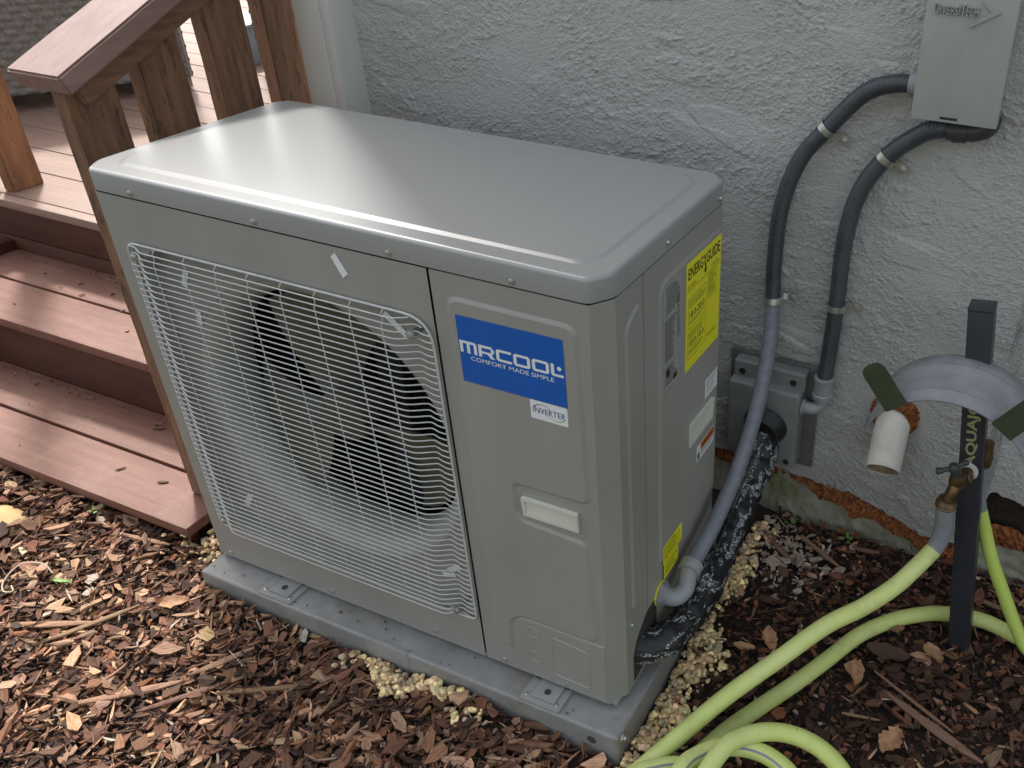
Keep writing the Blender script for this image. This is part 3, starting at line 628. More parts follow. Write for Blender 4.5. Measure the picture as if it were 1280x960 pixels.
# pressed panels
op = [(.691, .768), (.691, .0585), (.733, .0575), (.734, .128), (.762, .150), (.9125, .149), (.903, .376), (.786, .383), (.777, .395), (.776, .452), (.9105, .455), (.906, .768)]
plate('pressed_panel', op, [.022, .03, .006, .018, .012, .020, .016, .012, .008, .012, .014, .022], .0035, .006, M['paint'], AC, FRONT)
co_ = [(.7365, .003), (.7365, .1465), (.9225, .1465), (.9225, .003)]
cp = plate('valve_cover', co_, [.001, .036, .001, .001], .0024, .0012, M['paint'], AC, FRONT)
def ringmesh(name, P, wdt, h, m, parent, place, base=0):
    """a raised outline ridge"""
    P = np.array(P); P = P if area2(P) > 0 else P[::-1]; n = len(P); L = [offset2(P, k) for k in (0, wdt * .35, wdt * .65, wdt)]; hs = [base, base + h, base + h, base]
    V = [place(x, y, hs[k]) for k in range(4) for x, y in L[k]]; F = [(k * n + i, k * n + (i + 1) % n, (k + 1) * n + (i + 1) % n, (k + 1) * n + i) for k in range(3) for i in range(n)]
    bm = bmesh.new(); vs = [bm.verts.new(v) for v in V]
    for f in F: bm.faces.new([vs[i] for i in f])
    return bmobj(name, bm, m, parent, 30)
circ = lambda cx_, cz_, r, n=24: [(cx_ + r * math.cos(2 * math.pi * k / n), cz_ + r * math.sin(2 * math.pi * k / n)) for k in range(n)]
for cz_ in (.119, .056): ringmesh('knockout', circ(.779, cz_, .014), .0022, .0008, M['paint'], cp, FRONT, .0024)
ringmesh('pressed_outline', rounded([(.815, .028), (.893, .024), (.893, .119), (.815, .127)], .012), .003, .0011, M['paint'], cp, FRONT, .0024)
plate('pressed_panel', [(.058, .19), (.104, .165), (.104, .764), (.091, .764), (.056, .745)], [.006, .006, .003, .01, .02], .003, .005, M['paint'], AC, SIDE)
plate('pressed_panel', [(.163, .20), (.414, .20), (.414, .765), (.165, .765)], [.012, .012, .012, .032], .003, .006, M['paint'], AC, SIDE)
# front handle: cream tray let into the panel
def tray(u0, u1, v0, v1, place, depth=.012):
    bm = bmesh.new(); t = .005
    def q(a, b, c_, d, h0): return [bm.verts.new(place(*p, h0)) for p in ((a, b), (c_, b), (c_, d), (a, d))]
    A = q(u0, v0, u1, v1, .0005); B = q(u0, v0, u1, v1, .0035); C = q(u0 + t, v0 + t, u1 - t, v1 - t, .0035); D = q(u0 + t + .002, v0 + t + .003, u1 - t - .002, v1 - t - .001, .0014)
    for P_, Q_ in ((A, B), (B, C), (C, D)):
        for i in range(4): bm.faces.new([P_[i], P_[(i + 1) % 4], Q_[(i + 1) % 4], Q_[i]])
    bm.faces.new(D); return bmobj('handle', bm, M['cream'], AC, 20)
# deep tray: a wedge shaped pocket proud of the panel
def pocket(u0, u1, v0, v1, place):
    bm = bmesh.new(); t = .0045
    def q(a, b, c_, d, hb, ht): return [bm.verts.new(place(a, b, hb)), bm.verts.new(place(c_, b, hb)), bm.verts.new(place(c_, d, ht)), bm.verts.new(place(a, d, ht))]
    A = q(u0, v0, u1, v1, .0004, .0004); B = q(u0, v0, u1, v1, .004, .0075); C = q(u0 + t, v0 + t, u1 - t, v1 - t, .004, .0075); D = q(u0 + t + .001, v0 + t + .003, u1 - t - .001, v1 - t - .0005, .0035, .0012)
    for P_, Q_ in ((A, B), (B, C), (C, D)):
        for i in range(4): bm.faces.new([P_[i], P_[(i + 1) % 4], Q_[(i + 1) % 4], Q_[i]])
    bm.faces.new(D); return bmobj('handle', bm, M['cream'], AC, 20)
pocket(.7875, .8885, .3945, .4335, FRONT)
pocket(.280, .382, .388, .436, lambda u, v, h: SIDE(u, v, h + .003))
# screws
def screws(pts, place, h=0, r=.0055):
    first = None
    for (u, v) in pts:
        c0 = Vector(place(u, v, h)); ax = Vector(place(0, 0, 1)) - Vector(place(0, 0, 0))
        if first is None:
            first = lathe('screw', [(-.001, r * 1.25), (.0008, r * 1.2), (.001, r * .8), (.0035, r * .7), (.0042, r * .35)], c0, ax, M['zinc'], AC, 14); f0 = c0
        else:
            o = first.copy(); COL.objects.link(o); o.parent = AC; o.location = c0 - f0
screws([(.086, .8145), (.348, .8145), (.601, .8145), (.807, .8145)], FRONT, .0012)
screws([(.03, .012), (.30, .014), (.553, .018), (.707, .013), (.840, .012)], FRONT, .0)
screws([(.196, .819), (.40, .815)], SIDE, .0012, .005); screws([(.056, .156)], SIDE, 0, .005)
# brand label
bl = sheet('brand_label', [(.7065, .629), (.884, .630), (.883, .7425), (.7065, .741)], FRONT, .0042, M['blue'], AC)
def stroke_text(name, glyphs, place, m, parent, h):
    V = []; F = []
    for quad in glyphs:
        i = len(V); V += [place(u, v, h) for u, v in quad]; F.append(tuple(range(i, i + len(quad))))
    return mesh(name, V, F, m, parent)
def bar(a, b, c_, d): return [(a, b), (c_, b), (c_, d), (a, d)]
def techno():
    g = []; x = .7085; y0, y1 = .6805, .7005; t = .0052; k = .0042
    def add(*q): g.extend(q)
    w_ = .0290
    # M : arched, three stems
    add(bar(x, y0, x + t, y1), bar(x + (w_ - t) / 2, y0, x + (w_ + t) / 2, y1 - k), [(x + w_ - t, y0), (x + w_, y0), (x + w_, y1 - .003), (x + w_ - .003, y1), (x + w_ - t, y1)], bar(x + t, y1 - k, x + w_ - t, y1)); x += w_ + .0030
    w_ = .0262                       # R
    add(bar(x, y0, x + t, y1), bar(x + t, y1 - k, x + w_ - .003, y1), [(x + w_ - t, y1 - k), (x + w_, y1 - .003), (x + w_, y0 + .0095), (x + w_ - t, y0 + .0095)], bar(x + t, y0 + .0062, x + w_ - .003, y0 + .0098), [(x + w_ - t - .006, y0 + .0062), (x + w_ - t + .001, y0 + .0062), (x + w_ + .001, y0), (x + w_ - t - .0015, y0)]); x += w_ + .0035
    w_ = .0255                       # C
    add([(x, y0 + .003), (x + .003, y0), (x + t, y0), (x + t, y1), (x + .003, y1), (x, y1 - .003)], bar(x + t, y1 - k, x + w_, y1), bar(x + t, y0, x + w_, y0 + k)); x += w_ + .0032
    for _ in range(2):
        w_ = .0275; add([(x, y0 + .003), (x + .003, y0), (x + t, y0), (x + t, y1), (x + .003, y1), (x, y1 - .003)], [(x + w_ - t, y0), (x + w_ - .003, y0), (x + w_, y0 + .003), (x + w_, y1 - .003), (x + w_ - .003, y1), (x + w_ - t, y1)], bar(x + t, y1 - k, x + w_ - t, y1), bar(x + t, y0, x + w_ - t, y0 + k)); x += w_ + .003
    w_ = .020                        # L
    add([(x, y0 + .003), (x + .003, y0), (x + t, y0), (x + t, y1), (x, y1)], bar(x + t, y0, x + w_, y0 + k))
    add(circ(x + .0135, y1 - .0062, .0036, 12))
    s = (.8815 - .7085) / (x + w_ - .7085)
    return [[(.7085 + (u - .7085) * s, v) for u, v in q] for q in g]
stroke_text('brand_lettering', techno(), FRONT, M['white'], bl, .00455)
fit_text('slogan_lettering', 'COMFORT MADE SIMPLE', FRONT, .7255, .8655, .6695, .6765, M['white'], bl, h=.00455, offset=.004)
il = sheet('inverter_label', rounded([(.8205, .596), (.883, .596), (.883, .6285), (.8205, .6285)], .002, 2), FRONT, .0039, M['white'], AC)
fit_text('inverter_lettering', 'INVERTER', FRONT, .825, .8795, .6075, .6175, M['inkblue'], il, h=.00425)
def arcpoly(cx_, cz_, r, a0, a1, w0, w1, n=14):
    o = []; i_ = []
    for k in range(n + 1):
        t = k / n; a = R(a0 + (a1 - a0) * t); hw = (w0 + (w1 - w0) * t) / 2; o.append((cx_ + (r + hw) * math.cos(a), cz_ + (r + hw) * .62 * math.sin(a))); i_.append((cx_ + (r - hw) * math.cos(a), cz_ + (r - hw) * .62 * math.sin(a)))
    return [[o[k], o[k + 1], i_[k + 1], i_[k]] for k in range(n)]
stroke_text('inverter_swoosh', arcpoly(.841, .6145, .0145, 25, 165, .0006, .0022), FRONT, M['inkblue'], il, .00425)
stroke_text('inverter_swoosh', arcpoly(.864, .6105, .0145, 200, 335, .0006, .0026), FRONT, M['green'], il, .00425)
# small white sticker
sheet('paper_tag', [(.489, .785), (.4985, .793), (.5165, .762), (.505, .753)], FRONT, .001, M['white'], AC)
# side labels
HS = .0036
el = sheet('energy_label', [(.2595, .556), (.4025, .553), (.4035, .7535), (.2605, .755)], SIDE, HS, M['yellow'], AC)
fit_text('energy_lettering', 'ENERGYGUIDE', SIDE, .267, .397, .724, .744, M['ink'], el, h=HS + .0004, offset=.012)
stroke_text('energy_arrow', [[(.3345, .728), (.3385, .728), (.3385, .715), (.3345, .715)], [(.3295, .7165), (.3365, .7085), (.3435, .7165)]], SIDE, M['ink'], el, HS + .0004)
fit_text('energy_lettering', '18.0-20.0', SIDE, .274, .334, .652, .664, M['ink'], el, h=HS + .0004)
fit_text('energy_lettering', '10.0-10.5', SIDE, .274, .334, .598, .610, M['ink'], el, h=HS + .0004)
fr = []
def rect_outline(a, b, c_, d, t=.0006): return [(a, b, c_, b + t), (a, d - t, c_, d), (a, b, a + t, d), (c_ - t, b, c_, d)]
fr += rect_outline(.268, .634, .343, .690); fr += rect_outline(.268, .576, .343, .626); fr += rect_outline(.350, .655, .382, .700)
fr += [(.264, .7035, .399, .7043)]
q_ = random.Random(4)
def fine(a, c_, v0, v1, step, t=.0011, full=.9):
    out = []; v = v1
    while v > v0: 
        u = a
        L = a + (c_ - a) * q_.uniform(.6, full + .1)
        while u < min(L, c_): wd = q_.uniform(.003, .009); out.append((u, v, min(u + wd, c_), v + t)); u += wd + .0018
        v -= step
    return out
fr += fine(.272, .338, .668, .684, .004) + fine(.272, .338, .638, .646, .004) + fine(.272, .338, .612, .622, .004) + fine(.272, .338, .580, .592, .004) + fine(.352, .380, .658, .696, .0035) + fine(.266, .30, .706, .712, .0035) + fine(.36, .396, .706, .7125, .0035) + fine(.35, .39, .578, .584, .004)
quads('energy_fine_print', fr, SIDE, HS + .0004, M['ink'], el)
sv = sheet('rating_label', [(.178, .560), (.240, .560), (.240, .750), (.178, .750)], SIDE, HS, M['silver'], AC)
fr = fine(.186, .234, .700, .745, .0052, .002) + fine(.181, .222, .617, .690, .0042, .0018, .7) + fine(.226, .237, .64, .72, .005, .0018) + fine(.184, .226, .572, .604, .005, .002, .7) + rect_outline(.180, .563, .238, .610, .0005) + [(.212, .572, .226, .582), (.186, .588, .198, .602)]
quads('rating_print', fr, SIDE, HS + .0004, M['ink'], sv)
sm = sheet('notice_label', [(.350, .449), (.406, .449), (.4055, .488), (.350, .489)], SIDE, HS, M['white'], AC); quads('notice_print', fine(.354, .402, .455, .483, .006, .0014), SIDE, HS + .0004, M['inkgrey'], sm)
wl_ = sheet('warning_label', [(.318, .326), (.397, .326), (.397, .362), (.318, .362)], SIDE, HS, M['white'], AC)
quads('warning_band', [(.335, .344, .396, .361)], SIDE, HS + .0004, M['orange'], wl_); quads('warning_print', fine(.338, .394, .329, .341, .004, .0014) + [(.321, .330, .331, .344), (.340, .350, .390, .3535)], SIDE, HS + .0004, M['inkgrey'], wl_)
for (a, b, c_, d) in ((.174, .193, .254, .234), (.177, .155, .238, .1915)):
    y_ = sheet('caution_label', [(a, b), (c_, b), (c_, d), (a, d)], SIDE, HS, M['yellow'], AC); quads('caution_print', fine(a + .004, c_ - .004, b + .005, d - .006, .0055, .0016), SIDE, HS + .0004, M['ink'], y_)
# lineset opening: dark cut-out at the corner
sheet('line_opening', rounded([(.0575, .008), (.150, .028), (.150, .135), (.112, .135), (.072, .105), (.0575, .075)], [.004, .02, .01, .004, .02, .01], 4), SIDE, .0012, M['dark'], AC)

# ------------------------------------------------------------------ fan grille (part of the unit)
gr_ = bpy.data.objects.new('fan_grille', None); COL.objects.link(gr_); gr_.parent = AC; gr_.location = (0, 0, 0)
gl, gright, gb, gt = .042, .660, .100, .722
FY = -.021
def yprof(x):
    """depth of the wires: proud in the middle, returning to the panel at both sides"""
    a = smooth01((x - gl - .018) / .034); b = smooth01((gright - .030 - x) / .034); w1_ = .0
    return -.008 + (FY + .008) * a * b - w1_ + .0042 * np.exp(-((x - (gright - .028)) / .009) ** 2)
xs_ = np.r_[np.linspace(gl, gl + .07, 9), np.linspace(gl + .1, gright - .09, 8), np.linspace(gright - .08, gright, 12)]
NW = 53; zs_ = np.linspace(gt - .004, gb + .006, NW)
def wirepath(z): return np.stack([xs_, yprof(xs_), np.full_like(xs_, z)], 1)
master = None
def corner_in(z):
    """how far the rounded upper corners pull a wire in, left and right"""
    l = r = 0
    d = gt - z
    if d < .022: r = .05 - math.sqrt(max(0, .05 ** 2 - (.05 - d - .0) ** 2)); l = .02 - math.sqrt(max(0, .02 ** 2 - (.02 - min(d, .02)) ** 2))
    return l, r
for z in zs_:
    l_, r_ = corner_in(z)
    if l_ < .002 and r_ < .002:
        if master is None: master = tube('wire', wirepath(z), .00122, M['wire'], gr_, 6); mz = z
        else: o = master.copy(); COL.objects.link(o); o.parent = gr_; o.location = (0, 0, z - mz)
    else:
        k = (xs_ >= gl + l_) & (xs_ <= gright - r_); P = wirepath(z)[k]; tube('wire', P, .00122, M['wire'], gr_, 6)
# frame rod and stiffeners
fr_pts = rounded([(gl - .001, gb), (gright + .001, gb), (gright + .001, gt), (gl - .001, gt)], [.018, .014, .05, .022], 6)
P = np.array([(x, -.0055, z) for x, z in np.vstack([fr_pts, fr_pts[:1]])]); tube('frame_rod', P, .0021, M['wire'], gr_, 8)
for x in (.110, .178, .246, .314, .382, .450, .518, .578):
    y = float(yprof(np.array([x]))[0]) + .0042
    P = [(x, -.0075, gt), (x, -.014, gt - .006), (x, y + .004, gt - .016), (x, y, gt - .024), (x, y, gb + .024), (x, y + .004, gb + .016), (x, -.014, gb + .006), (x, -.0075, gb)]; tube('stiffener', P, .0010, M['wire'], gr_, 6)
P = [(gl + .030, -.012, gb + .01), (gl + .030, -.012, gt - .02)]; tube('stiffener', P, .0022, M['wire'], gr_, 6)
P = [(gl + .008, -.0068, gb + .01), (gl + .008, -.0068, gt - .02)]; tube('stiffener', P, .0022, M['wire'], gr_, 6)
for (x, z) in ((.058, .700), (.625, .690), (.058, .118), (.622, .114)):
    sc = lathe('grille_screw', [(0, .0055), (.037, .0055), (.0373, .0085), (.0385, .0085), (.039, .0055), (.0415, .005), (.0422, .003)], (x, .0265, z), (0, -1, 0), M['zinc'], gr_, 16)
# bits of packing tape seen through the grille
for (x, z, a, L) in ((.115, .655, 65, .035), (.565, .675, -40, .05), (.60, .175, 35, .035), (.585, .155, 20, .03), (.10, .16, 60, .04), (.12, .58, 80, .03)):
    ca, sa = math.cos(R(a)) * L / 2, math.sin(R(a)) * L / 2; n_ = (-math.sin(R(a)) * .006, math.cos(R(a)) * .006)
    sheet('tape_strip', [(x - ca - n_[0], z - sa - n_[1]), (x + ca - n_[0], z + sa - n_[1]), (x + ca + n_[0], z + sa + n_[1]), (x - ca + n_[0], z - sa + n_[1])], lambda u, v, h: FRONT(u, v, h - .0265), .001, M['white'], AC)

# ------------------------------------------------------------------ disconnect box and conduits
db = thing('disconnect_box', 'grey electrical disconnect box with raised lettering mounted high on the stucco', 'electrical box', (1.27, .70, .93))
box('cover', (1.198, .612, .9265), (1.338, .634, 1.175), M['box'], db, .002)
box('back_box', (1.204, .6345, .931), (1.333, .706, 1.17), M['box'], db, .002)
BOXF = lambda u, v, h: (u, .612 - h, v)
fit_text('raised_lettering', 'D', BOXF, 1.2115, 1.2205, 1.094, 1.110, M['box'], db, h=.0026, extrude=.0026)
fit_text('raised_lettering', 'IVERSI', BOXF, 1.2215, 1.2515, 1.0945, 1.107, M['box'], db, h=.0026, extrude=.0026)
fit_text('raised_lettering', 'T', BOXF, 1.2520, 1.2605, 1.0945, 1.1115, M['box'], db, h=.0026, extrude=.0026)
fit_text('raised_lettering', 'ECH', BOXF, 1.2615, 1.2800, 1.0945, 1.1085, M['box'], db, h=.0026, extrude=.0026)
def prism(name, pts, place, h0, h1, m, parent):
    n = len(pts); V = [place(u, v, h0) for u, v in pts] + [place(u, v, h1) for u, v in pts]; F = [(i, (i + 1) % n, n + (i + 1) % n, n + i) for i in range(n)] + [tuple(range(n, 2 * n))]
    return mesh(name, V, F, m, parent)
prism('raised_arrow', [(1.2850, 1.1190), (1.3130, 1.1035), (1.2690, 1.0775), (1.2690, 1.0812), (1.2995, 1.1030), (1.2860, 1.1135)], BOXF, 0, .0040, M['box'], db)
sheet('latch_slot', [(1.246, .9315), (1.274, .9315), (1.274, .9355), (1.246, .9355)], BOXF, .0006, M['ink'], db)
def ribbed(P, r, pitch=.0042, amp=.0004):
    P, s = resample(catmull(P, 14), pitch / 4); return P, r + amp * np.cos(2 * np.pi * s / pitch)
def conduit(name, label, P, r, m, amp=.0006, group=None):
    t = thing(name, label, 'conduit', tuple(P[0]), group); Q, rr = ribbed(P, r, amp=amp); V, F = tube_arrays(Q, rr, 18); F4 = np.array(F[:-2]); return t, Q, V, F4
PA = [(1.2025, .676, .966), (1.150, .676, .962), (1.100, .678, .938), (1.043, .679, .871), (.993, .680, .801), (.963, .680, .699), (.957, .679, .585), (.960, .676, .503),
      (.972, .640, .420), (.982, .560, .325), (.985, .470, .245), (.983, .380, .192), (.981, .300, .165), (.978, .235, .152)]
ca_, Q, V, F = conduit('flexible_conduit', 'long dark grey flexible conduit curving from the box left side down to the unit', PA, .0157, None)
me_o = fastmesh('conduit_run', V, F, M['conduit'], ca_)
# the lower half is a paler grey: split by material at the clamp
me_o.data.materials.append(M['conduitlight']); zsplit = .500
mi = np.zeros(len(F), np.int32); zc_ = V[F[:, 0], 2]; mi[(zc_ < zsplit)] = 1; me_o.data.polygons.foreach_set('material_index', mi)
lathe('box_connector', [(0, .0225), (.013, .0225), (.014, .019), (.020, .0185)], (1.1975, .676, .966), (-1, 0, 0), M['fitting'], ca_)
# elbow connector on the unit side
tube('elbow_connector', catmull([(.950, .166, .131), (.975, .168, .130), (.986, .190, .134), (.981, .216, .146), (.979, .235, .152)], 8), .0165, M['fitting'], ca_, 20)
q0 = Vector((.979, .228, .150)); dv = Vector((.002, .07, .018)).normalized(); lathe('elbow_collar', [(-.008, .0215), (.012, .0225), (.013, .020)], q0, dv, M['fitting'], ca_)
lathe('lock_ring', [(0, .024), (.005, .024), (.0055, .021), (.010, .021)], (.9495, .166, .131), (1, 0, 0), M['fitting'], ca_, 8, 20)
lathe('yellow_gasket', [(0, .0245), (.0025, .0245)], (.9465, .166, .131), (1, 0, 0), M['yellow'], ca_)
PB = [(1.253, .676, .899), (1.230, .676, .893), (1.207, .677, .881), (1.156, .679, .834), (1.113, .680, .758), (1.095, .680, .658), (1.093, .680, .519), (1.090, .679, .420), (1.086, .678, .335)]
cb_, Q2, V, F = conduit('flexible_conduit', 'shorter dark grey flexible conduit from under the box down to the wall line cover', PB, .0163, None)
fastmesh('conduit_run', V, F, M['conduit'], cb_)
lathe('box_connector', [(0, .020), (.022, .021), (.026, .018), (.034, .018)], (1.287, .674, .899), (-1, -.0, -.05), M['fitdark'], cb_)
tube('elbow_connector', catmull([(1.275, .674, .900), (1.300, .674, .902), (1.318, .674, .912), (1.322, .674, .930)], 6), .0185, M['fitdark'], cb_)
lathe('conduit_collar', [(0, .0225), (.012, .0235), (.014, .0205), (.045, .0205), (.046, .022), (.052, .022), (.054, .017)], (1.0855, .678, .292), (0, 0, 1), M['fitting'], cb_)
tube('elbow_connector', catmull([(1.0855, .678, .300), (1.086, .678, .283), (1.080, .672, .270), (1.066, .666, .266), (1.050, .665, .266)], 6), .0140, M['fitting'], cb_)
lathe('lock_ring', [(0, .019), (.005, .019)], (1.0475, .665, .266), (1, 0, 0), M['fitting'], cb_, 8, 20)
def strap(Qp, idx, label, side):
    p = Qp[idx]; T = Qp[idx + 3] - Qp[idx - 3]; T /= np.linalg.norm(T); N = np.array([0, -1., 0]); B = np.cross(T, N); B /= np.linalg.norm(B)
    if B[0] < 0: B = -B
    t = thing('conduit_strap', label, 'pipe clamp', tuple(p), 'zinc straps holding the conduits'); V = []; F = []
    prof = []
    for a in np.linspace(-110, 110, 19): prof.append(p + (N * math.cos(R(a)) + B * math.sin(R(a)) * 1.0) * .0178)
    prof += [p + B * .0185 + N * -.018, p + B * .026 + N * -.0195, p + B * .048 + N * -.0195]
    n = len(prof)
    for s in (-.0065, .0065):
        for off in (0, .0016):
            for i, q in enumerate(prof):
                rad = (q - p); rad = rad / (np.linalg.norm(rad) + 1e-9) if i < 19 else N; V.append(q + T * s + rad * off)
    for i in range(n - 1): F += [(n + i, n + i + 1, 3 * n + i + 1, 3 * n + i), (i, 2 * n + i, 2 * n + i + 1, i + 1), (i, i + 1, n + i + 1, n + i), (2 * n + i, 3 * n + i, 3 * n + i + 1, 2 * n + i + 1)]
    F += [(0, n, 3 * n, 2 * n), (n - 1, 3 * n - 1, 4 * n - 1, 2 * n - 1)]
    mesh('strap_band', V, F, M['strap'], t)
    c0 = p + B * .037 + N * -.018
    s1 = lathe('strap_screw', [(0, .0088), (.0016, .0088), (.0018, .0058), (.006, .0055), (.0065, .003)], c0, N, M['strap'], t, 6, 20)
    tube('strap_rib', [p + N * .0195 + T * .004 - B * .004, p + B * .0195 + T * .004 + N * .002], .0014, M['strap'], t, 6)
def nearest(Qp, pt): return int(np.argmin(np.linalg.norm(Qp - np.array(pt), axis=1)))
strap(Q, nearest(Q, (1.040, .679, .868)), 'upper zinc strap on the left conduit below the disconnect box', 1)
strap(Q, nearest(Q, (.960, .676, .503)), 'lower zinc strap on the left conduit where it turns pale grey', 1)
strap(Q2, nearest(Q2, (1.152, .679, .832)), 'upper zinc strap on the right conduit just left of the disconnect box', 1)
strap(Q2, nearest(Q2, (1.091, .679, .512)), 'lower zinc strap on the right conduit above the wall line cover', 1)

# ------------------------------------------------------------------ wall line cover and insulated lineset
lc = thing('line_cover', 'grey plastic wall cover on a square flange with a black rubber boot', 'wall cover', (.97, .70, .1))
box('flange', (.868, .6955, .086), (1.073, .702, .352), M['flange'], lc, .002)
box('upper_housing', (.886, .664, .300), (1.049, .696, .345), M['shell'], lc, .006, segs=3)
box('lower_housing', (.884, .640, .112), (1.046, .696, .306), M['shell'], lc, .008, segs=3)
for x in (.907, 1.023): lathe('cover_screw', [(0, .0075), (.0015, .0075), (.0018, .004)], (x, .6638, .320), (0, -1, 0), M['ink'], lc, 16)
lathe('cover_screw', [(0, .0065), (.0015, .0065), (.0018, .004)], (1.028, .6398, .127), (0, -1, 0), M['ink'], lc, 16)
lathe('rubber_boot', [(0, .050), (.008, .048), (.020, .040), (.032, .036)], (.975, .6395, .212), (0, -1, -.15), M['boot'], lc, 36)
ls = thing('insulated_lineset', 'thick black wrapped refrigerant line with smeared white print sagging to the unit', 'pipe', (.97, .4, 0))
PL = [(.905, .095, .060), (.946, .095, .064), (.976, .118, .066), (.992, .185, .066), (.994, .290, .072), (.990, .400, .092), (.986, .500, .126), (.988, .575, .155), (.980, .625, .190), (.976, .66, .21)]
P, s = resample(catmull(PL, 14), .004); g2 = np.random.default_rng(5); wv = np.convolve(g2.standard_normal(len(P) + 30), np.hanning(9), 'same')[:len(P)]
rr = .0325 + .0012 * wv; V, F = tube_arrays(P, rr, 40); F = np.array(F[:-2]); a = np.tile(np.linspace(0, 2 * np.pi, 40, endpoint=False), len(P)); sg = np.repeat(s, 40)
V = V + (np.sin(a * 7 + sg * 60)[:, None] * .0006) * np.stack([np.cos(a), 0 * a, np.sin(a)], 1)
fastmesh('sleeve', V, F, M['film'], ls, attrs=[('fib', 'FLOAT_VECTOR', np.stack([sg, a, a * 0], 1))])

# ------------------------------------------------------------------ PVC drain pipe
pv = thing('drain_pipe', 'short white PVC pipe stub pointing down from a ring of orange foam', 'pipe', (1.235, .70, .28))
a0 = Vector((1.240, .712, .268)); ax0 = Vector((.02, -1, -.2)).normalized(); ax1 = Vector((.06, -.80, -.62)).normalized()
path = catmull([a0, a0 + ax0 * .020, a0 + ax0 * .036 + Vector((0, -.004, -.006)), a0 + ax0 * .036 + ax1 * .03], 6)
tube('elbow', path, .0365, M['pvc'], pv, 40)
b0 = Vector(path[-1]) - ax1 * .006
lathe('stub', [(0, .0363), (.070, .0363), (.0706, .0345), (.0700, .0325), (.02, .0323)], b0, ax1, M['pvc'], pv, 44)
lathe('stub_inside', [(.018, .0322), (.068, .0322), (.068, .0318), (.020, .0318)], b0, ax1, M['pvcin'], pv, 44)
V = []; F = []; na, nr = 120, 12; g3 = np.random.default_rng(9)
nzr = np.array([g3.normal(0, 1, na) for _ in range(nr)])
for i in range(nr):
    for k in range(na):
        a = 2 * math.pi * k / na; r = .035 + .017 * i / (nr - 1) + .0016 * nzr[i][k] + (.006 * math.sin(a) if i > 2 else 0); y = .682 + .030 * (i / (nr - 1)) ** 1.3 - .0018 * nzr[i][k]
        V.append((1.238 + r * math.cos(a), y, .268 + r * math.sin(a) * 1.05))
F = [(i * na + k, i * na + (k + 1) % na, (i + 1) * na + (k + 1) % na, (i + 1) * na + k) for i in range(nr - 1) for k in range(na)]
mesh('foam_ring', V, F, M['foam'], pv, False)

# ------------------------------------------------------------------ hose hanger post with saddle and spigot
hp = thing('hose_hanger', 'black metal post with a curved grey hose saddle and olive ears', 'hose hanger', (1.468, .49, -.1))
lean = Matrix.Translation((1.4725, .4955, -.085)) @ Matrix.Rotation(-math.atan((1.4725 - 1.379) / .776), 4, 'Y')
box('post', (-.0210, -.0195, -.05), (.0210, .0195, .757), M['black'], hp, .002, lean)
box('post_cap', (-.0217, -.0202, .7575), (.0217, .0202, .763), M['black'], hp, .0015, lean)
for sx in (-.009, .009): box('bolt_slot', (sx - .004, -.0205, .636), (sx + .004, -.0190, .642), M['dark'], hp, 0, lean)
def postface(u, v, h): return tuple(lean @ Vector((-v, -.0197 - h, u)))
fit_text('post_lettering', 'AQUAJOE', postface, .448, .606, -.0125, .0105, M['olive'], hp, h=.0006, offset=.028)
# saddle: arched sheet between a front and a back edge
cx_s, R_s = 1.374, .148; zc_s = .400
def saddle():
    na = 40; V = []; F = []; prof = [(.482, .001), (.462, .0), (.457, .0028), (.452, .0028), (.447, .0), (.425, -.0005), (.403, .000), (.399, .0026), (.394, .0026), (.390, .0), (.375, .0)]
    A = np.linspace(R(158), R(12), na)
    for i, a in enumerate(A):
        for (y, d) in prof:
            r = R_s + d; V.append((cx_s + .08 * (y - .375) + r * math.cos(a), y, zc_s + .29 * (y - .375) + r * math.sin(a)))
    m = len(prof); A = A
    for i in range(na - 1):
        for k in range(m - 1): F.append((i * m + k, i * m + k + 1, (i + 1) * m + k + 1, (i + 1) * m + k))
    o = mesh('saddle', V, F, M['saddle'], hp, 30); md = o.modifiers.new('thick', 'SOLIDIFY'); md.thickness = .0025; md.offset = -1
saddle()
def ear(a, L=.086, wd=.042):
    P = rounded([(-wd / 2, -.004), (wd / 2, -.004), (wd / 2, L), (-wd / 2, L)], [.002, .002, wd / 2.1, wd / 2.1], 8)
    ux = Vector((-math.sin(a), 0, math.cos(a))); rr_ = Vector((math.cos(a), -.02, math.sin(a))).normalized(); c0 = Vector((cx_s + R_s * math.cos(a), .3735, zc_s + R_s * math.sin(a)))
    def pl_(u, v, h): return tuple(c0 + ux * u + rr_ * v + Vector((0, -h, 0)))
    n = len(P); V = [pl_(u, v, 0) for u, v in P] + [pl_(u, v, .003) for u, v in P]; F = [(i, (i + 1) % n, n + (i + 1) % n, n + i) for i in range(n)] + [tuple(range(n, 2 * n)), tuple(range(n))[::-1]]
    mesh('ear', V, F, M['ear'], hp)
ear(R(127)); ear(R(55))
box('saddle_bracket', (1.376, .430, .518), (1.404, .474, .552), M['black'], hp, .002)
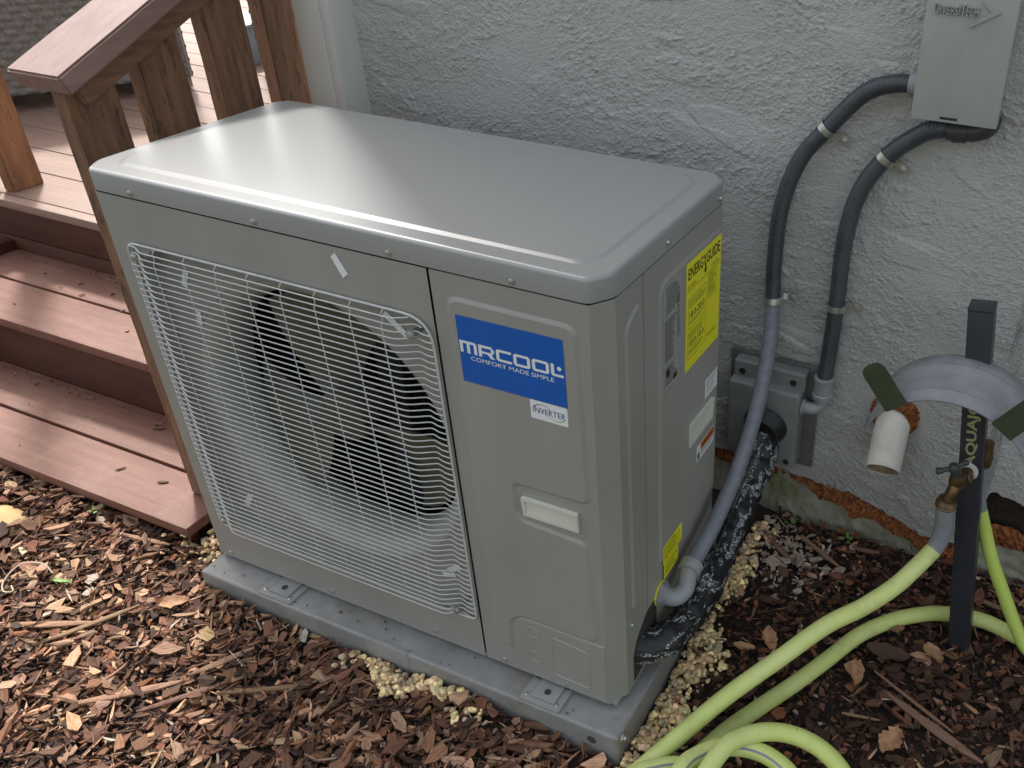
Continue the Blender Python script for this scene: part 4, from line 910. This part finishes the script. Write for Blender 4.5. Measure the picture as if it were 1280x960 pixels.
# spigot
sp = thing('brass_spigot', 'weathered brass spigot with a T handle fixed to the black post', 'tap', (1.405, .45, .35))
lathe('escutcheon', [(0, .0185), (.002, .0185), (.003, .015), (.0032, .012)], (1.4165, .4755, .350), (0, -1, 0), M['pvc'], sp, 30)
tube('inlet', catmull([(1.4165, .476, .350), (1.413, .455, .350), (1.405, .440, .350)], 5), .0105, M['brass'], sp, 18)
lathe('hex_body', [(-.006, .0125), (-.003, .0155), (.012, .0155), (.016, .0125)], (1.414, .460, .350), (-.1, -1, 0), M['brass'], sp, 6, 20)
lathe('valve_body', [(-.02, .010), (-.010, .0145), (.006, .015), (.016, .012), (.020, .010)], (1.404, .436, .352), (0, -.25, 1), M['brass'], sp, 20)
tube('spout', catmull([(1.404, .437, .350), (1.401, .428, .335), (1.397, .424, .318), (1.395, .422, .304)], 6), .0115, M['brass'], sp, 18)
lathe('coupling', [(0, .0175), (.003, .0195), (.006, .0175), (.009, .0195), (.012, .0175), (.018, .016)], (1.394, .421, .300), (.03, .06, 1), M['brass'], sp, 24)
tube('bonnet', [(1.404, .434, .362), (1.400, .430, .372), (1.395, .425, .384), (1.393, .423, .392), (1.392, .4225, .395)], [.009, .0098, .0102, .0085, .004], M['fitdark'], sp, 14)
tube('handle', catmull([(1.366, .418, .374), (1.375, .420, .377), (1.395, .424, .388), (1.408, .428, .397), (1.416, .430, .402)], 5), [.0048, .0064, .0068, .0066, .0060, .0052, .0046] + [.0042] * 9 + [.0050] * 4 + [.0036], M['fitdark'], sp, 12)
# ------------------------------------------------------------------ hoses
hs = thing('garden_hose', 'thick lime green garden hose running from the brass spigot into a coil', 'hose', (1.2, .2, -.06))
PS = [(1.394, .421, .302), (1.396, .424, .278), (1.398, .425, .250), (1.396, .421, .220), (1.389, .413, .197)]
tube('hose_sleeve', catmull(PS, 8), np.interp(np.linspace(0, 1, 33), [0, .1, .5, 1], [.0158, .0172, .0172, .0160]), M['sleeve'], hs, 24)
coil = []
def loop(cx_, cy_, r, a0, a1, z0, z1, n=8):
    return [(cx_ + r * math.cos(R(a0 + (a1 - a0) * k / n)), cy_ + r * math.sin(R(a0 + (a1 - a0) * k / n)), z0 + (z1 - z0) * k / n) for k in range(n + 1)]
PH = [(1.391, .416, .201), (1.366, .366, .183), (1.340, .322, .166), (1.298, .272, .145), (1.246, .229, .118), (1.181, .161, .068), (1.114, .092, .015), (1.053, .014, -.038), (1.018, -.045, -.060), (.998, -.10, -.068)]
PH += loop(1.120, -.165, .120, 190, 350, -.076, -.070)
PH += loop(1.120, -.135, .118, 20, 150, -.060, -.050)[0:]
PH += loop(1.110, -.150, .110, 185, 320, -.066, -.040)
PH += loop(1.200, -.075, .112, -10, 170, -.030, -.020)
PH += loop(1.185, -.110, .115, 205, 320, -.050, -.040)
PH += loop(1.262, -.040, .122, -20, 165, -.028, .004)
PH += [(1.12, -.10, -.02), (1.075, -.14, -.06), (1.04, -.12, -.076), (1.040, -.075, -.080), (1.065, -.025, -.076), (1.089, .015, -.074)]
PH += [(1.119, .088, -.073), (1.158, .161, -.072), (1.199, .236, -.072), (1.241, .321, -.072), (1.280, .404, -.072), (1.329, .468, -.072), (1.377, .509, -.072), (1.428, .537, -.072), (1.510, .553, -.073), (1.60, .536, -.075), (1.70, .54, -.08), (1.85, .50, -.08)]
P, s = resample(catmull(PH, 8), .006)
V, F = tube_arrays(P, .0158, 22); F = np.array(F[:-2]); o = fastmesh('hose_run', V, F, M['hose'], hs)
o.data.materials.append(M['sleeve'])
k_ = np.arange(len(F)) % 22; mi = np.zeros(len(F), np.int32); ring = np.arange(len(F)) // 22
mi[((k_ == 20)) & (s[ring] > 1.0) & (s[ring] < 2.75)] = 1; o.data.polygons.foreach_set('material_index', mi)
h3 = thing('feed_hose', 'bright lime feed hose dropping from behind the black post on the right', 'hose', (1.5, .52, 0))
tube('hose_sleeve', catmull([(1.438, .516, .345), (1.438, .520, .30), (1.443, .523, .262), (1.450, .524, .235)], 8), .0145, M['sleeve'], h3, 20)
tube('hose_run', resample(catmull([(1.449, .524, .240), (1.466, .524, .195), (1.494, .520, .125), (1.530, .515, .055), (1.570, .508, -.018), (1.602, .50, -.060), (1.66, .48, -.078), (1.75, .44, -.082)], 8), .01)[0], .0135, M['hose2'], h3, 20)
lathe('brass_fitting', [(0, .014), (.02, .016), (.03, .013), (.05, .012)], (1.4385, .514, .345), (0, 0, 1), M['brass'], h3, 18)

# ------------------------------------------------------------------ mulch, gravel and litter
def sample_ground(N, fn, box_):
    x = rng.uniform(box_[0], box_[1], N); y = rng.uniform(box_[2], box_[3], N); k = rng.random(N) < fn(x, y); return x[k], y[k]
def allowed(x, y):
    pad_ = (x > -.020) & (x < .974) & (y > -.056); step_ = (x < -.118) & (y > .030); wall_ = y > .715; under = (x < -.02) & (x > -.12) & (y > .3)
    return ~(pad_ | step_ | wall_ | under)
def build_chips(name, x, y, L, Wd, T, zoff, tint, tilt, m, label=None, cat=None, kind='stuff', grp=None, zfun=gz):
    N = len(x); yaw = rng.uniform(0, 2 * np.pi, N); tx = rng.normal(0, tilt, N); ty = rng.normal(0, tilt * .7, N)
    ang = np.array([-1, -.45, .5, 1, .45, -.5]); wy = np.array([0, 1, .9, 0.1, -1, -.85])
    px = ang[None, :] * L[:, None] / 2 * rng.uniform(.6, 1.2, (N, 6)); py = (wy[None, :] + rng.normal(0, .38, (N, 6))) * Wd[:, None] / 2
    bend = rng.normal(0, .12, N)[:, None] * (px ** 2) / L[:, None] * 2
    top = np.stack([px, py, T[:, None] / 2 * rng.uniform(.3, 1.5, (N, 6)) + bend], -1); bot = np.stack([px * .93, py * .85, -T[:, None] / 2 * rng.uniform(.4, 1.4, (N, 6)) + bend], -1)
    P = np.concatenate([top, bot], 1)                           # N,12,3
    cz, sz = np.cos(yaw), np.sin(yaw); cxx, sxx = np.cos(tx), np.sin(tx); cy, sy = np.cos(ty), np.sin(ty)
    X, Y, Z = P[..., 0], P[..., 1], P[..., 2]
    Y, Z = Y * cxx[:, None] - Z * sxx[:, None], Y * sxx[:, None] + Z * cxx[:, None]
    X, Z = X * cy[:, None] + Z * sy[:, None], -X * sy[:, None] + Z * cy[:, None]
    X, Y = X * cz[:, None] - Y * sz[:, None], X * sz[:, None] + Y * cz[:, None]
    Vw = np.stack([X + x[:, None], Y + y[:, None], Z + (zfun(x, y) + zoff)[:, None]], -1).reshape(-1, 3)
    f = np.array([(0, 1, 2), (0, 2, 3), (0, 3, 4), (0, 4, 5), (6, 8, 7), (6, 9, 8), (6, 10, 9), (6, 11, 10)] + [t for i in range(6) for t in ((i, 6 + i, 6 + (i + 1) % 6), (i, 6 + (i + 1) % 6, (i + 1) % 6))])
    f = f[:, ::-1]; Fw = (np.arange(N)[:, None, None] * 12 + f[None]).reshape(-1, 3)
    fib = P + rng.uniform(0, 10, (N, 1, 3)); tt = np.repeat(np.c_[tint, np.ones(N)][:, None, :], 12, 1) * np.r_[np.ones(6), np.ones(6) * .75][None, :, None]
    o = fastmesh(name, Vw, Fw, m, None, False, [('tint', 'FLOAT_COLOR', tt.reshape(-1, 4)), ('fib', 'FLOAT_VECTOR', fib.reshape(-1, 3))])
    return props(o, label, cat, grp, kind)
TAN, MID, DRK, RED, GRY = np.array([.42, .245, .145]), np.array([.185, .086, .047]), np.array([.066, .032, .019]), np.array([.21, .080, .036]), np.array([.50, .40, .30])
def tints(x, y, wts_l, wts_r, jit=.22):  # right-hand mix is darker: finer wet bark, plus house shade in the colour
    N = len(x); t = smooth01((x - .78 + .25 * (y)) / .35); pale = np.exp(-(((x - 1.04) / .14) ** 2 + ((y - .59) / .13) ** 2) ** 2); W = np.array(wts_l)[None] * (1 - t[:, None]) + np.array(wts_r)[None] * t[:, None]
    W = W * (1 - pale[:, None]) + np.array([.18, .08, .10, .02, .62])[None] * pale[:, None]; cum = np.cumsum(W, 1); cum /= cum[:, -1:]; r = rng.random(N)[:, None]; idx = (r > cum).sum(1).clip(0, 4)
    return np.array([TAN, MID, DRK, RED, GRY])[idx] * np.exp(rng.normal(0, jit, (N, 1))) * (1 + rng.normal(0, .04, (N, 3)))
def region(x, y): return np.where(allowed(x, y), 1.0, 0.0)
def region_big(x, y): return region(x, y) * (1 - .62 * smooth01((x - .80 + .25 * y) / .3))
def group_chips(N, box_, Lr, Wr, Tr, zr, tilt, wl, wr, name, label):
    x, y = sample_ground(N, region if Lr[1] < .03 else region_big, box_); n = len(x); L = np.exp(rng.uniform(np.log(Lr[0]), np.log(Lr[1]), n)); Wd = L * rng.uniform(*Wr, n); T = rng.uniform(*Tr, n) * (.6 + L * 20)
    t = smooth01((x - .8) / .3); L = L * (1 - .12 * t)
    return build_chips(name, x, y, L, Wd, T, rng.uniform(*zr, n), tints(x, y, wl, wr), tilt, M['chip'], label, 'mulch')
BX = (-1.25, 1.85, -.80, .715)
group_chips(34000, BX, (.006, .020), (.22, .7), (.0015, .0035), (-.012, .006), .35, (.10, .36, .46, .06, .02), (.02, .22, .66, .09, .01), 'mulch_bed', 'fine dark bark fragments filling the bed around the unit')
group_chips(28000, BX, (.013, .036), (.2, .6), (.0018, .004), (-.004, .012), .30, (.19, .43, .31, .05, .02), (.045, .27, .57, .105, .01), 'mulch_chips', 'brown bark chips covering the ground around the unit')
group_chips(5600, BX, (.026, .060), (.14, .48), (.0022, .0045), (.004, .016), .22, (.30, .44, .19, .05, .02), (.08, .29, .50, .11, .01), 'bark_pieces', 'larger bark pieces lying on top of the mulch')
group_chips(17000, BX, (.012, .062), (.035, .11), (.001, .0018), (.002, .017), .25, (.28, .38, .26, .06, .02), (.12, .28, .48, .11, .01), 'bark_shreds', 'thin shredded bark strips scattered over the mulch')

# pea gravel
def pebbles(name, label, pts, rad, zoff):
    bm = bmesh.new(); bmesh.ops.create_icosphere(bm, subdivisions=2, radius=1); me = bpy.data.meshes.new('t'); bm.to_mesh(me); bm.free()
    V0 = np.array([v.co[:] for v in me.vertices]); F0 = np.array([p.vertices[:] for p in me.polygons]); bpy.data.meshes.remove(me); N = len(pts); nv = len(V0)
    a = rng.normal(0, 1, (N, 3)); b = rng.normal(0, 1, (N, 3)); lump = 1 + .16 * np.sin(V0 @ a.T * 1.6 + rng.uniform(0, 6, N)).T + .12 * np.sin(V0 @ b.T * 2.3).T
    S = np.stack([rng.uniform(.8, 1.25, N), rng.uniform(.7, 1.0, N), rng.uniform(.55, .8, N)], 1); P = V0[None] * lump[..., None] * S[:, None, :]
    yaw = rng.uniform(0, 6.28, N); tx = rng.normal(0, .5, N); c, s = np.cos(tx)[:, None], np.sin(tx)[:, None]; X, Y, Z = P[..., 0], P[..., 1], P[..., 2]
    Y, Z = Y * c - Z * s, Y * s + Z * c; c, s = np.cos(yaw)[:, None], np.sin(yaw)[:, None]; X, Y = X * c - Y * s, X * s + Y * c
    P = np.stack([X, Y, Z], -1) * rad[:, None, None] + np.stack([pts[:, 0], pts[:, 1], gz(pts[:, 0], pts[:, 1]) + zoff], 1)[:, None, :]
    F = (np.arange(N)[:, None, None] * nv + F0[None]).reshape(-1, 3); base = np.array([.78, .58, .30])[None] * np.exp(rng.normal(0, .26, (N, 1))) * (1 + rng.normal(0, .05, (N, 3)))
    w_ = rng.random(N) < .15; base[w_] = np.array([.50, .40, .26]) * np.exp(rng.normal(0, .15, (w_.sum(), 1)))
    tt = np.repeat(np.c_[base, np.ones(N)][:, None, :], nv, 1)
    o = fastmesh(name, P.reshape(-1, 3), F, M['pebble'], None, True, [('tint', 'FLOAT_COLOR', tt.reshape(-1, 4)), ('fib', 'FLOAT_VECTOR', (P + 0).reshape(-1, 3))]); return props(o, label, 'gravel', None, 'stuff')
def peb_region(N, f, box_, name, label, rmin=.0034, rmax=.0090, z=(-.004, .010)):
    x, y = sample_ground(N, f, box_); k = allowed(x, y); x, y = x[k], y[k]; return pebbles(name, label, np.stack([x, y], 1), rng.uniform(rmin, rmax, len(x)) * rng.choice([.75, 1, 1.1], len(x)), rng.uniform(*z, len(x)))
def right_strip(x, y):
    edge = .988 + .044 * smooth01((y + .1) / .12) * (1 - smooth01((y - .22) / .15)) + .030 * smooth01((y - .30) / .2) * .4 + .010 * np.sin(y * 31)
    return np.where((x < edge) & (y < .64), 1.0, np.where((x < edge + .02) & (y < .64), .25, 0.0))
peb_region(2600, right_strip, (.968, 1.10, -.075, .66), 'gravel_strip', 'yellow pea gravel along the right side of the pad', z=(.004, .014))
peb_region(2200, lambda x, y: np.exp(-(((x + .105) / .075) ** 2 + ((y - .10) / .085) ** 2) * 1.2), (-.24, -.02, -.02, .30), 'gravel_patch', 'yellow pea gravel between the bottom step and the pad', z=(.008, .026))
peb_region(800, lambda x, y: (np.exp(-((x - .47) / .045) ** 2) + .9 * np.exp(-((x - .575) / .04) ** 2) + .10) * (y > -.095 - .02 * np.sin(x * 40)), (.38, .72, -.115, -.056), 'gravel_patch', 'yellow pea gravel showing through the mulch in front of the pad', z=(.006, .019))

# individual splinters, leaves, stones
def splinter(p0, p1, wd, label, m=None, th=.006, grp=None, name='wood_splinter'):
    p0 = np.array(p0); p1 = np.array(p1); n = 14; T = (p1 - p0); L = np.linalg.norm(T); T /= L; N = np.cross([0, 0, 1], T); N /= np.linalg.norm(N); U = np.cross(T, N); V = []; g = np.random.default_rng(int(abs(p0[0] * 1000) + abs(p1[1] * 991)))
    wj = np.convolve(g.standard_normal(n + 6), np.hanning(5), 'same')[3:3 + n]
    fib = []; wd = wd * .9; e0 = g.uniform(.1, .6)
    for i in range(n):
        t = i / (n - 1); w_ = wd * (e0 + (1 - e0) * min(1, t / .3)) * (1 - .75 * max(0, (t - .72) / .28) ** 1.3) * (1 + .05 * wj[i]); c0 = p0 + T * L * (t + g.normal(0, .006)) + N * (.3 * wd * (t - .5) ** 2)
        for k, (a, b) in enumerate(((-1, -.6), (-.92, .5), (-.15, .9 + .25 * g.normal()), (.85, .5), (1, -.6))): V.append(c0 + N * a * w_ / 2 * (1 + g.normal(0, .04)) + U * b * th / 2); fib.append((t * L, a * w_ / 2 + .3 * k, b * .01))
    F = [(i * 5 + k, i * 5 + (k + 1) % 5, (i + 1) * 5 + (k + 1) % 5, (i + 1) * 5 + k) for i in range(n - 1) for k in range(5)] + [(4, 3, 2, 1, 0), tuple((n - 1) * 5 + k for k in range(5))]
    o = mesh(name, V, F, m or M['chip'], None, False); tc_ = TAN * g.uniform(.55, 1.05) * (1 + g.normal(0, .05, 3))
    a_ = o.data.attributes.new('tint', 'FLOAT_COLOR', 'POINT'); a_.data.foreach_set('color', np.tile(np.r_[tc_, 1], len(V)).astype(np.float32)); a_ = o.data.attributes.new('fib', 'FLOAT_VECTOR', 'POINT'); a_.data.foreach_set('vector', np.array(fib, np.float32).ravel())
    own(o, tuple((p0 + p1) / 2)); return props(o, label, 'wood splinter', grp)
G = lambda x, y, d=.014: (x, y, float(gz(x, y)) + d)
for a, b, wd, lb in (
    ((-.36, -.34), (-.115, -.215), .017, 'long pale split stick at the left edge of the picture below the white string'),
    ((-.175, -.305), (-.075, -.15), .012, 'narrow brown stick left of centre in the mulch'),
    ((.150, -.235), (.215, -.135), .016, 'thick pale splinter tapering to a point in the lower middle of the mulch'),
    ((.02, -.36), (.155, -.245), .016, 'broad tan splinter pointing up to the right in the lower mulch'),
    ((.13, -.33), (.235, -.215), .012, 'slim tan splinter beside the lower centre of the mulch'),
    ((.235, -.245), (.37, -.155), .011, 'slender reddish splinter near the pad front'),
    ((-.30, -.02), (-.17, .0), .012, 'flat tan splinter just below the bottom step'),
    ((1.36, .305), (1.56, .215), .020, 'big pale weathered splinter at the right edge below the black post'),
    ((1.33, .345), (1.50, .26), .007, 'thin pale stick above the big splinter at the right edge'),
    ((1.08, .645), (1.19, .585), .012, 'long brown splinter lying by the footing under the drain pipe'),
    ((1.03, .585), (1.10, .545), .014, 'short grey flat splinter on the pale mulch near the footing'),
    ((1.20, .655), (1.26, .665), .012, 'small grey splinter against the orange foam'),
    ((1.30, .215), (1.37, .235), .006, 'thin orange brown stick between the hose and the right edge'),
    ((1.46, .62), (1.62, .60), .014, 'brown stick against the footing behind the black post'),
):
    splinter(G(*a), G(*b), wd, lb)
def leaf(x, y, L, wd, yaw, label, m, curl=.25, lift=.018, name='dry_leaf', cat='leaf', ruffle=.1, pitch=0):
    n = 11; V = []; F = []; g = np.random.default_rng(int(x * 1000 + y * 777) % 9999)
    for i in range(n):
        t = i / (n - 1); w_ = wd / 2 * math.sin(math.pi * (.04 + .92 * t)) ** .75 * (1 + g.normal(0, ruffle)); 
        for k, u in enumerate((-1, -.5, 0, .5, 1)): V.append(((t - .5) * L, u * w_, curl * wd * (u * u) * .8 + curl * L * .5 * (t - .5) ** 2 + g.normal(0, .0008) - (.0012 if u == 0 else 0)))
    m0 = len(V); V += [(a, b, c_ - .0006) for a, b, c_ in V]
    for i in range(n - 1):
        for k in range(4): q = i * 5 + k; F += [(q, q + 5, q + 6, q + 1), (m0 + q, m0 + q + 1, m0 + q + 6, m0 + q + 5)]
    o = mesh(name, V, F, m, None, True); o.location = G(x, y, lift); o.rotation_euler = (g.normal(0, .15) + pitch, g.normal(0, .15), yaw); return props(o, label, cat)
leaf(1.298, .318, .062, .036, R(100), 'curled pale tan leaf to the right of the hoses below the black post', M['leafdry'])
leaf(1.400, .196, .058, .038, R(70), 'ruffled pale leaf in the lower right of the mulch', M['leafdry'], ruffle=.22)
leaf(1.118, .318, .060, .028, R(120), 'tan leaf lying between the pad gravel and the upper hose', M['leafdry'], ruffle=.15)
leaf(1.078, .282, .045, .020, R(10), 'small orange tan leaf just left of the upper hose', M['leafdry'])
leaf(1.278, .128, .060, .026, R(-25), 'pale leaf beside the hose coil', M['leafdry'])
leaf(1.345, .392, .085, .060, R(5), 'large flat chocolate brown leaf in front of the black post', M['leafdark'], curl=.08)
leaf(1.43, .425, .06, .034, R(-50), 'crumpled tan leaf to the right of the post foot', M['leafdry'], ruffle=.2)
leaf(1.112, .18, .050, .030, R(30), 'dark leaf caught between the two hose runs', M['leafdark'])
leaf(1.06, .035, .035, .026, R(60), 'reddish curled leaf between the hose runs near the coil', M['leafdark'], curl=.5)
leaf(-.02, -.12, .060, .036, R(40), 'broad pale tan leaf in the middle of the left mulch', M['leafdry'])
leaf(-.275, -.175, .045, .016, R(10), 'fresh pale green leaf on the left mulch', M['leafgreen'], name='green_leaf')
for (x, y, lb) in ((-.40, .008, 'tiny green weed at the front of the bottom step'), (1.045, .668, 'small green clover at the foot of the footing'), (1.185, .672, 'little two leaved green seedling by the footing')):
    t = thing('weed', lb, 'plant', G(x, y, .0)); g = np.random.default_rng(int(abs(x) * 999))
    for k in range(7):
        a = g.uniform(0, 6.28); r = g.uniform(.003, .012); c0 = Vector(G(x, y, .012)) + Vector((r * math.cos(a), r * math.sin(a), g.uniform(0, .012))); s = g.uniform(.004, .008)
        d = Vector((math.cos(a), math.sin(a), g.uniform(-.1, .6))).normalized(); sd_ = Vector((-math.sin(a), math.cos(a), 0)); V = [c0, c0 + d * s + sd_ * s * .6, c0 + d * s * 2, c0 + d * s - sd_ * s * .6]
        V += [v - Vector((0, 0, .0006)) for v in V]; mesh('leaf', [tuple(v) for v in V], [(0, 1, 2, 3), (7, 6, 5, 4), (0, 3, 7, 4), (1, 5, 6, 2)], M['leafgreen'], t)
# yellow stone at the left edge
bm = bmesh.new(); bmesh.ops.create_icosphere(bm, subdivisions=4, radius=1)
from mathutils import noise as mn
for v in bm.verts:
    p = v.co.copy(); p *= 1 + .12 * mn.noise(p * 1.3); p = Vector([math.copysign(abs(c_) ** .75, c_) for c_ in p]); v.co = Vector((p.x * .075, p.y * .045, p.z * .022)) + Vector((-.585, -.105, -.050))
o = bmobj('stone', bm, M['stone'], None, True); own(o, (-.585, -.105, -.07)); props(o, 'smooth sandy yellow stone at the left edge of the mulch', 'stone')
# white string
V, F = tube_arrays(resample(catmull([G(-.30, -.17, .024), G(-.335, -.165, .03), G(-.375, -.185, .028), G(-.37, -.225, .024), G(-.345, -.245, .022), G(-.32, -.24, .026), G(-.34, -.23, .024)], 8), .004)[0], .0015, 6)
o = mesh('string', V, F, M['string'], None, True); own(o, G(-.34, -.2)); props(o, 'thin pale looped string or stem on the left mulch', 'string')
# debris on steps and pad
def litter(n, xa, xb, ya, yb, z, name, label, sz=(.006, .02), wl=(.4, .3, .3, 0, 0)):
    x = rng.uniform(xa, xb, n); y = rng.uniform(ya, yb, n); L = rng.uniform(*sz, n)
    return build_chips(name, x, y, L, L * rng.uniform(.15, .5, n), np.full(n, .002), np.full(n, .0025), tints(x, y, wl, wl), .08, M['chip'], label, 'bark crumbs', zfun=lambda a, b: np.full(len(a), z))
litter(12, -1.3, -.22, .03, .30, 0, 'step_litter', 'bark crumbs on the bottom step', (.005, .032)); litter(60, -1.35, -.22, .27, .30, 0, 'step_litter', 'bark crumbs along the back of the bottom step', (.003, .010))
litter(16, -1.35, -.6, .30, .58, .17, 'step_litter', 'bark crumbs on the second step', (.006, .022)); litter(60, -1.38, -.6, .56, .59, .17, 'step_litter', 'bark crumbs along the back of the second step', (.003, .009))
litter(24, .0, .90, -.045, -.002, -.015, 'pad_litter', 'dark bark crumbs on the front ledge of the pad', (.0025, .010), (.0, .25, .75, 0, 0))
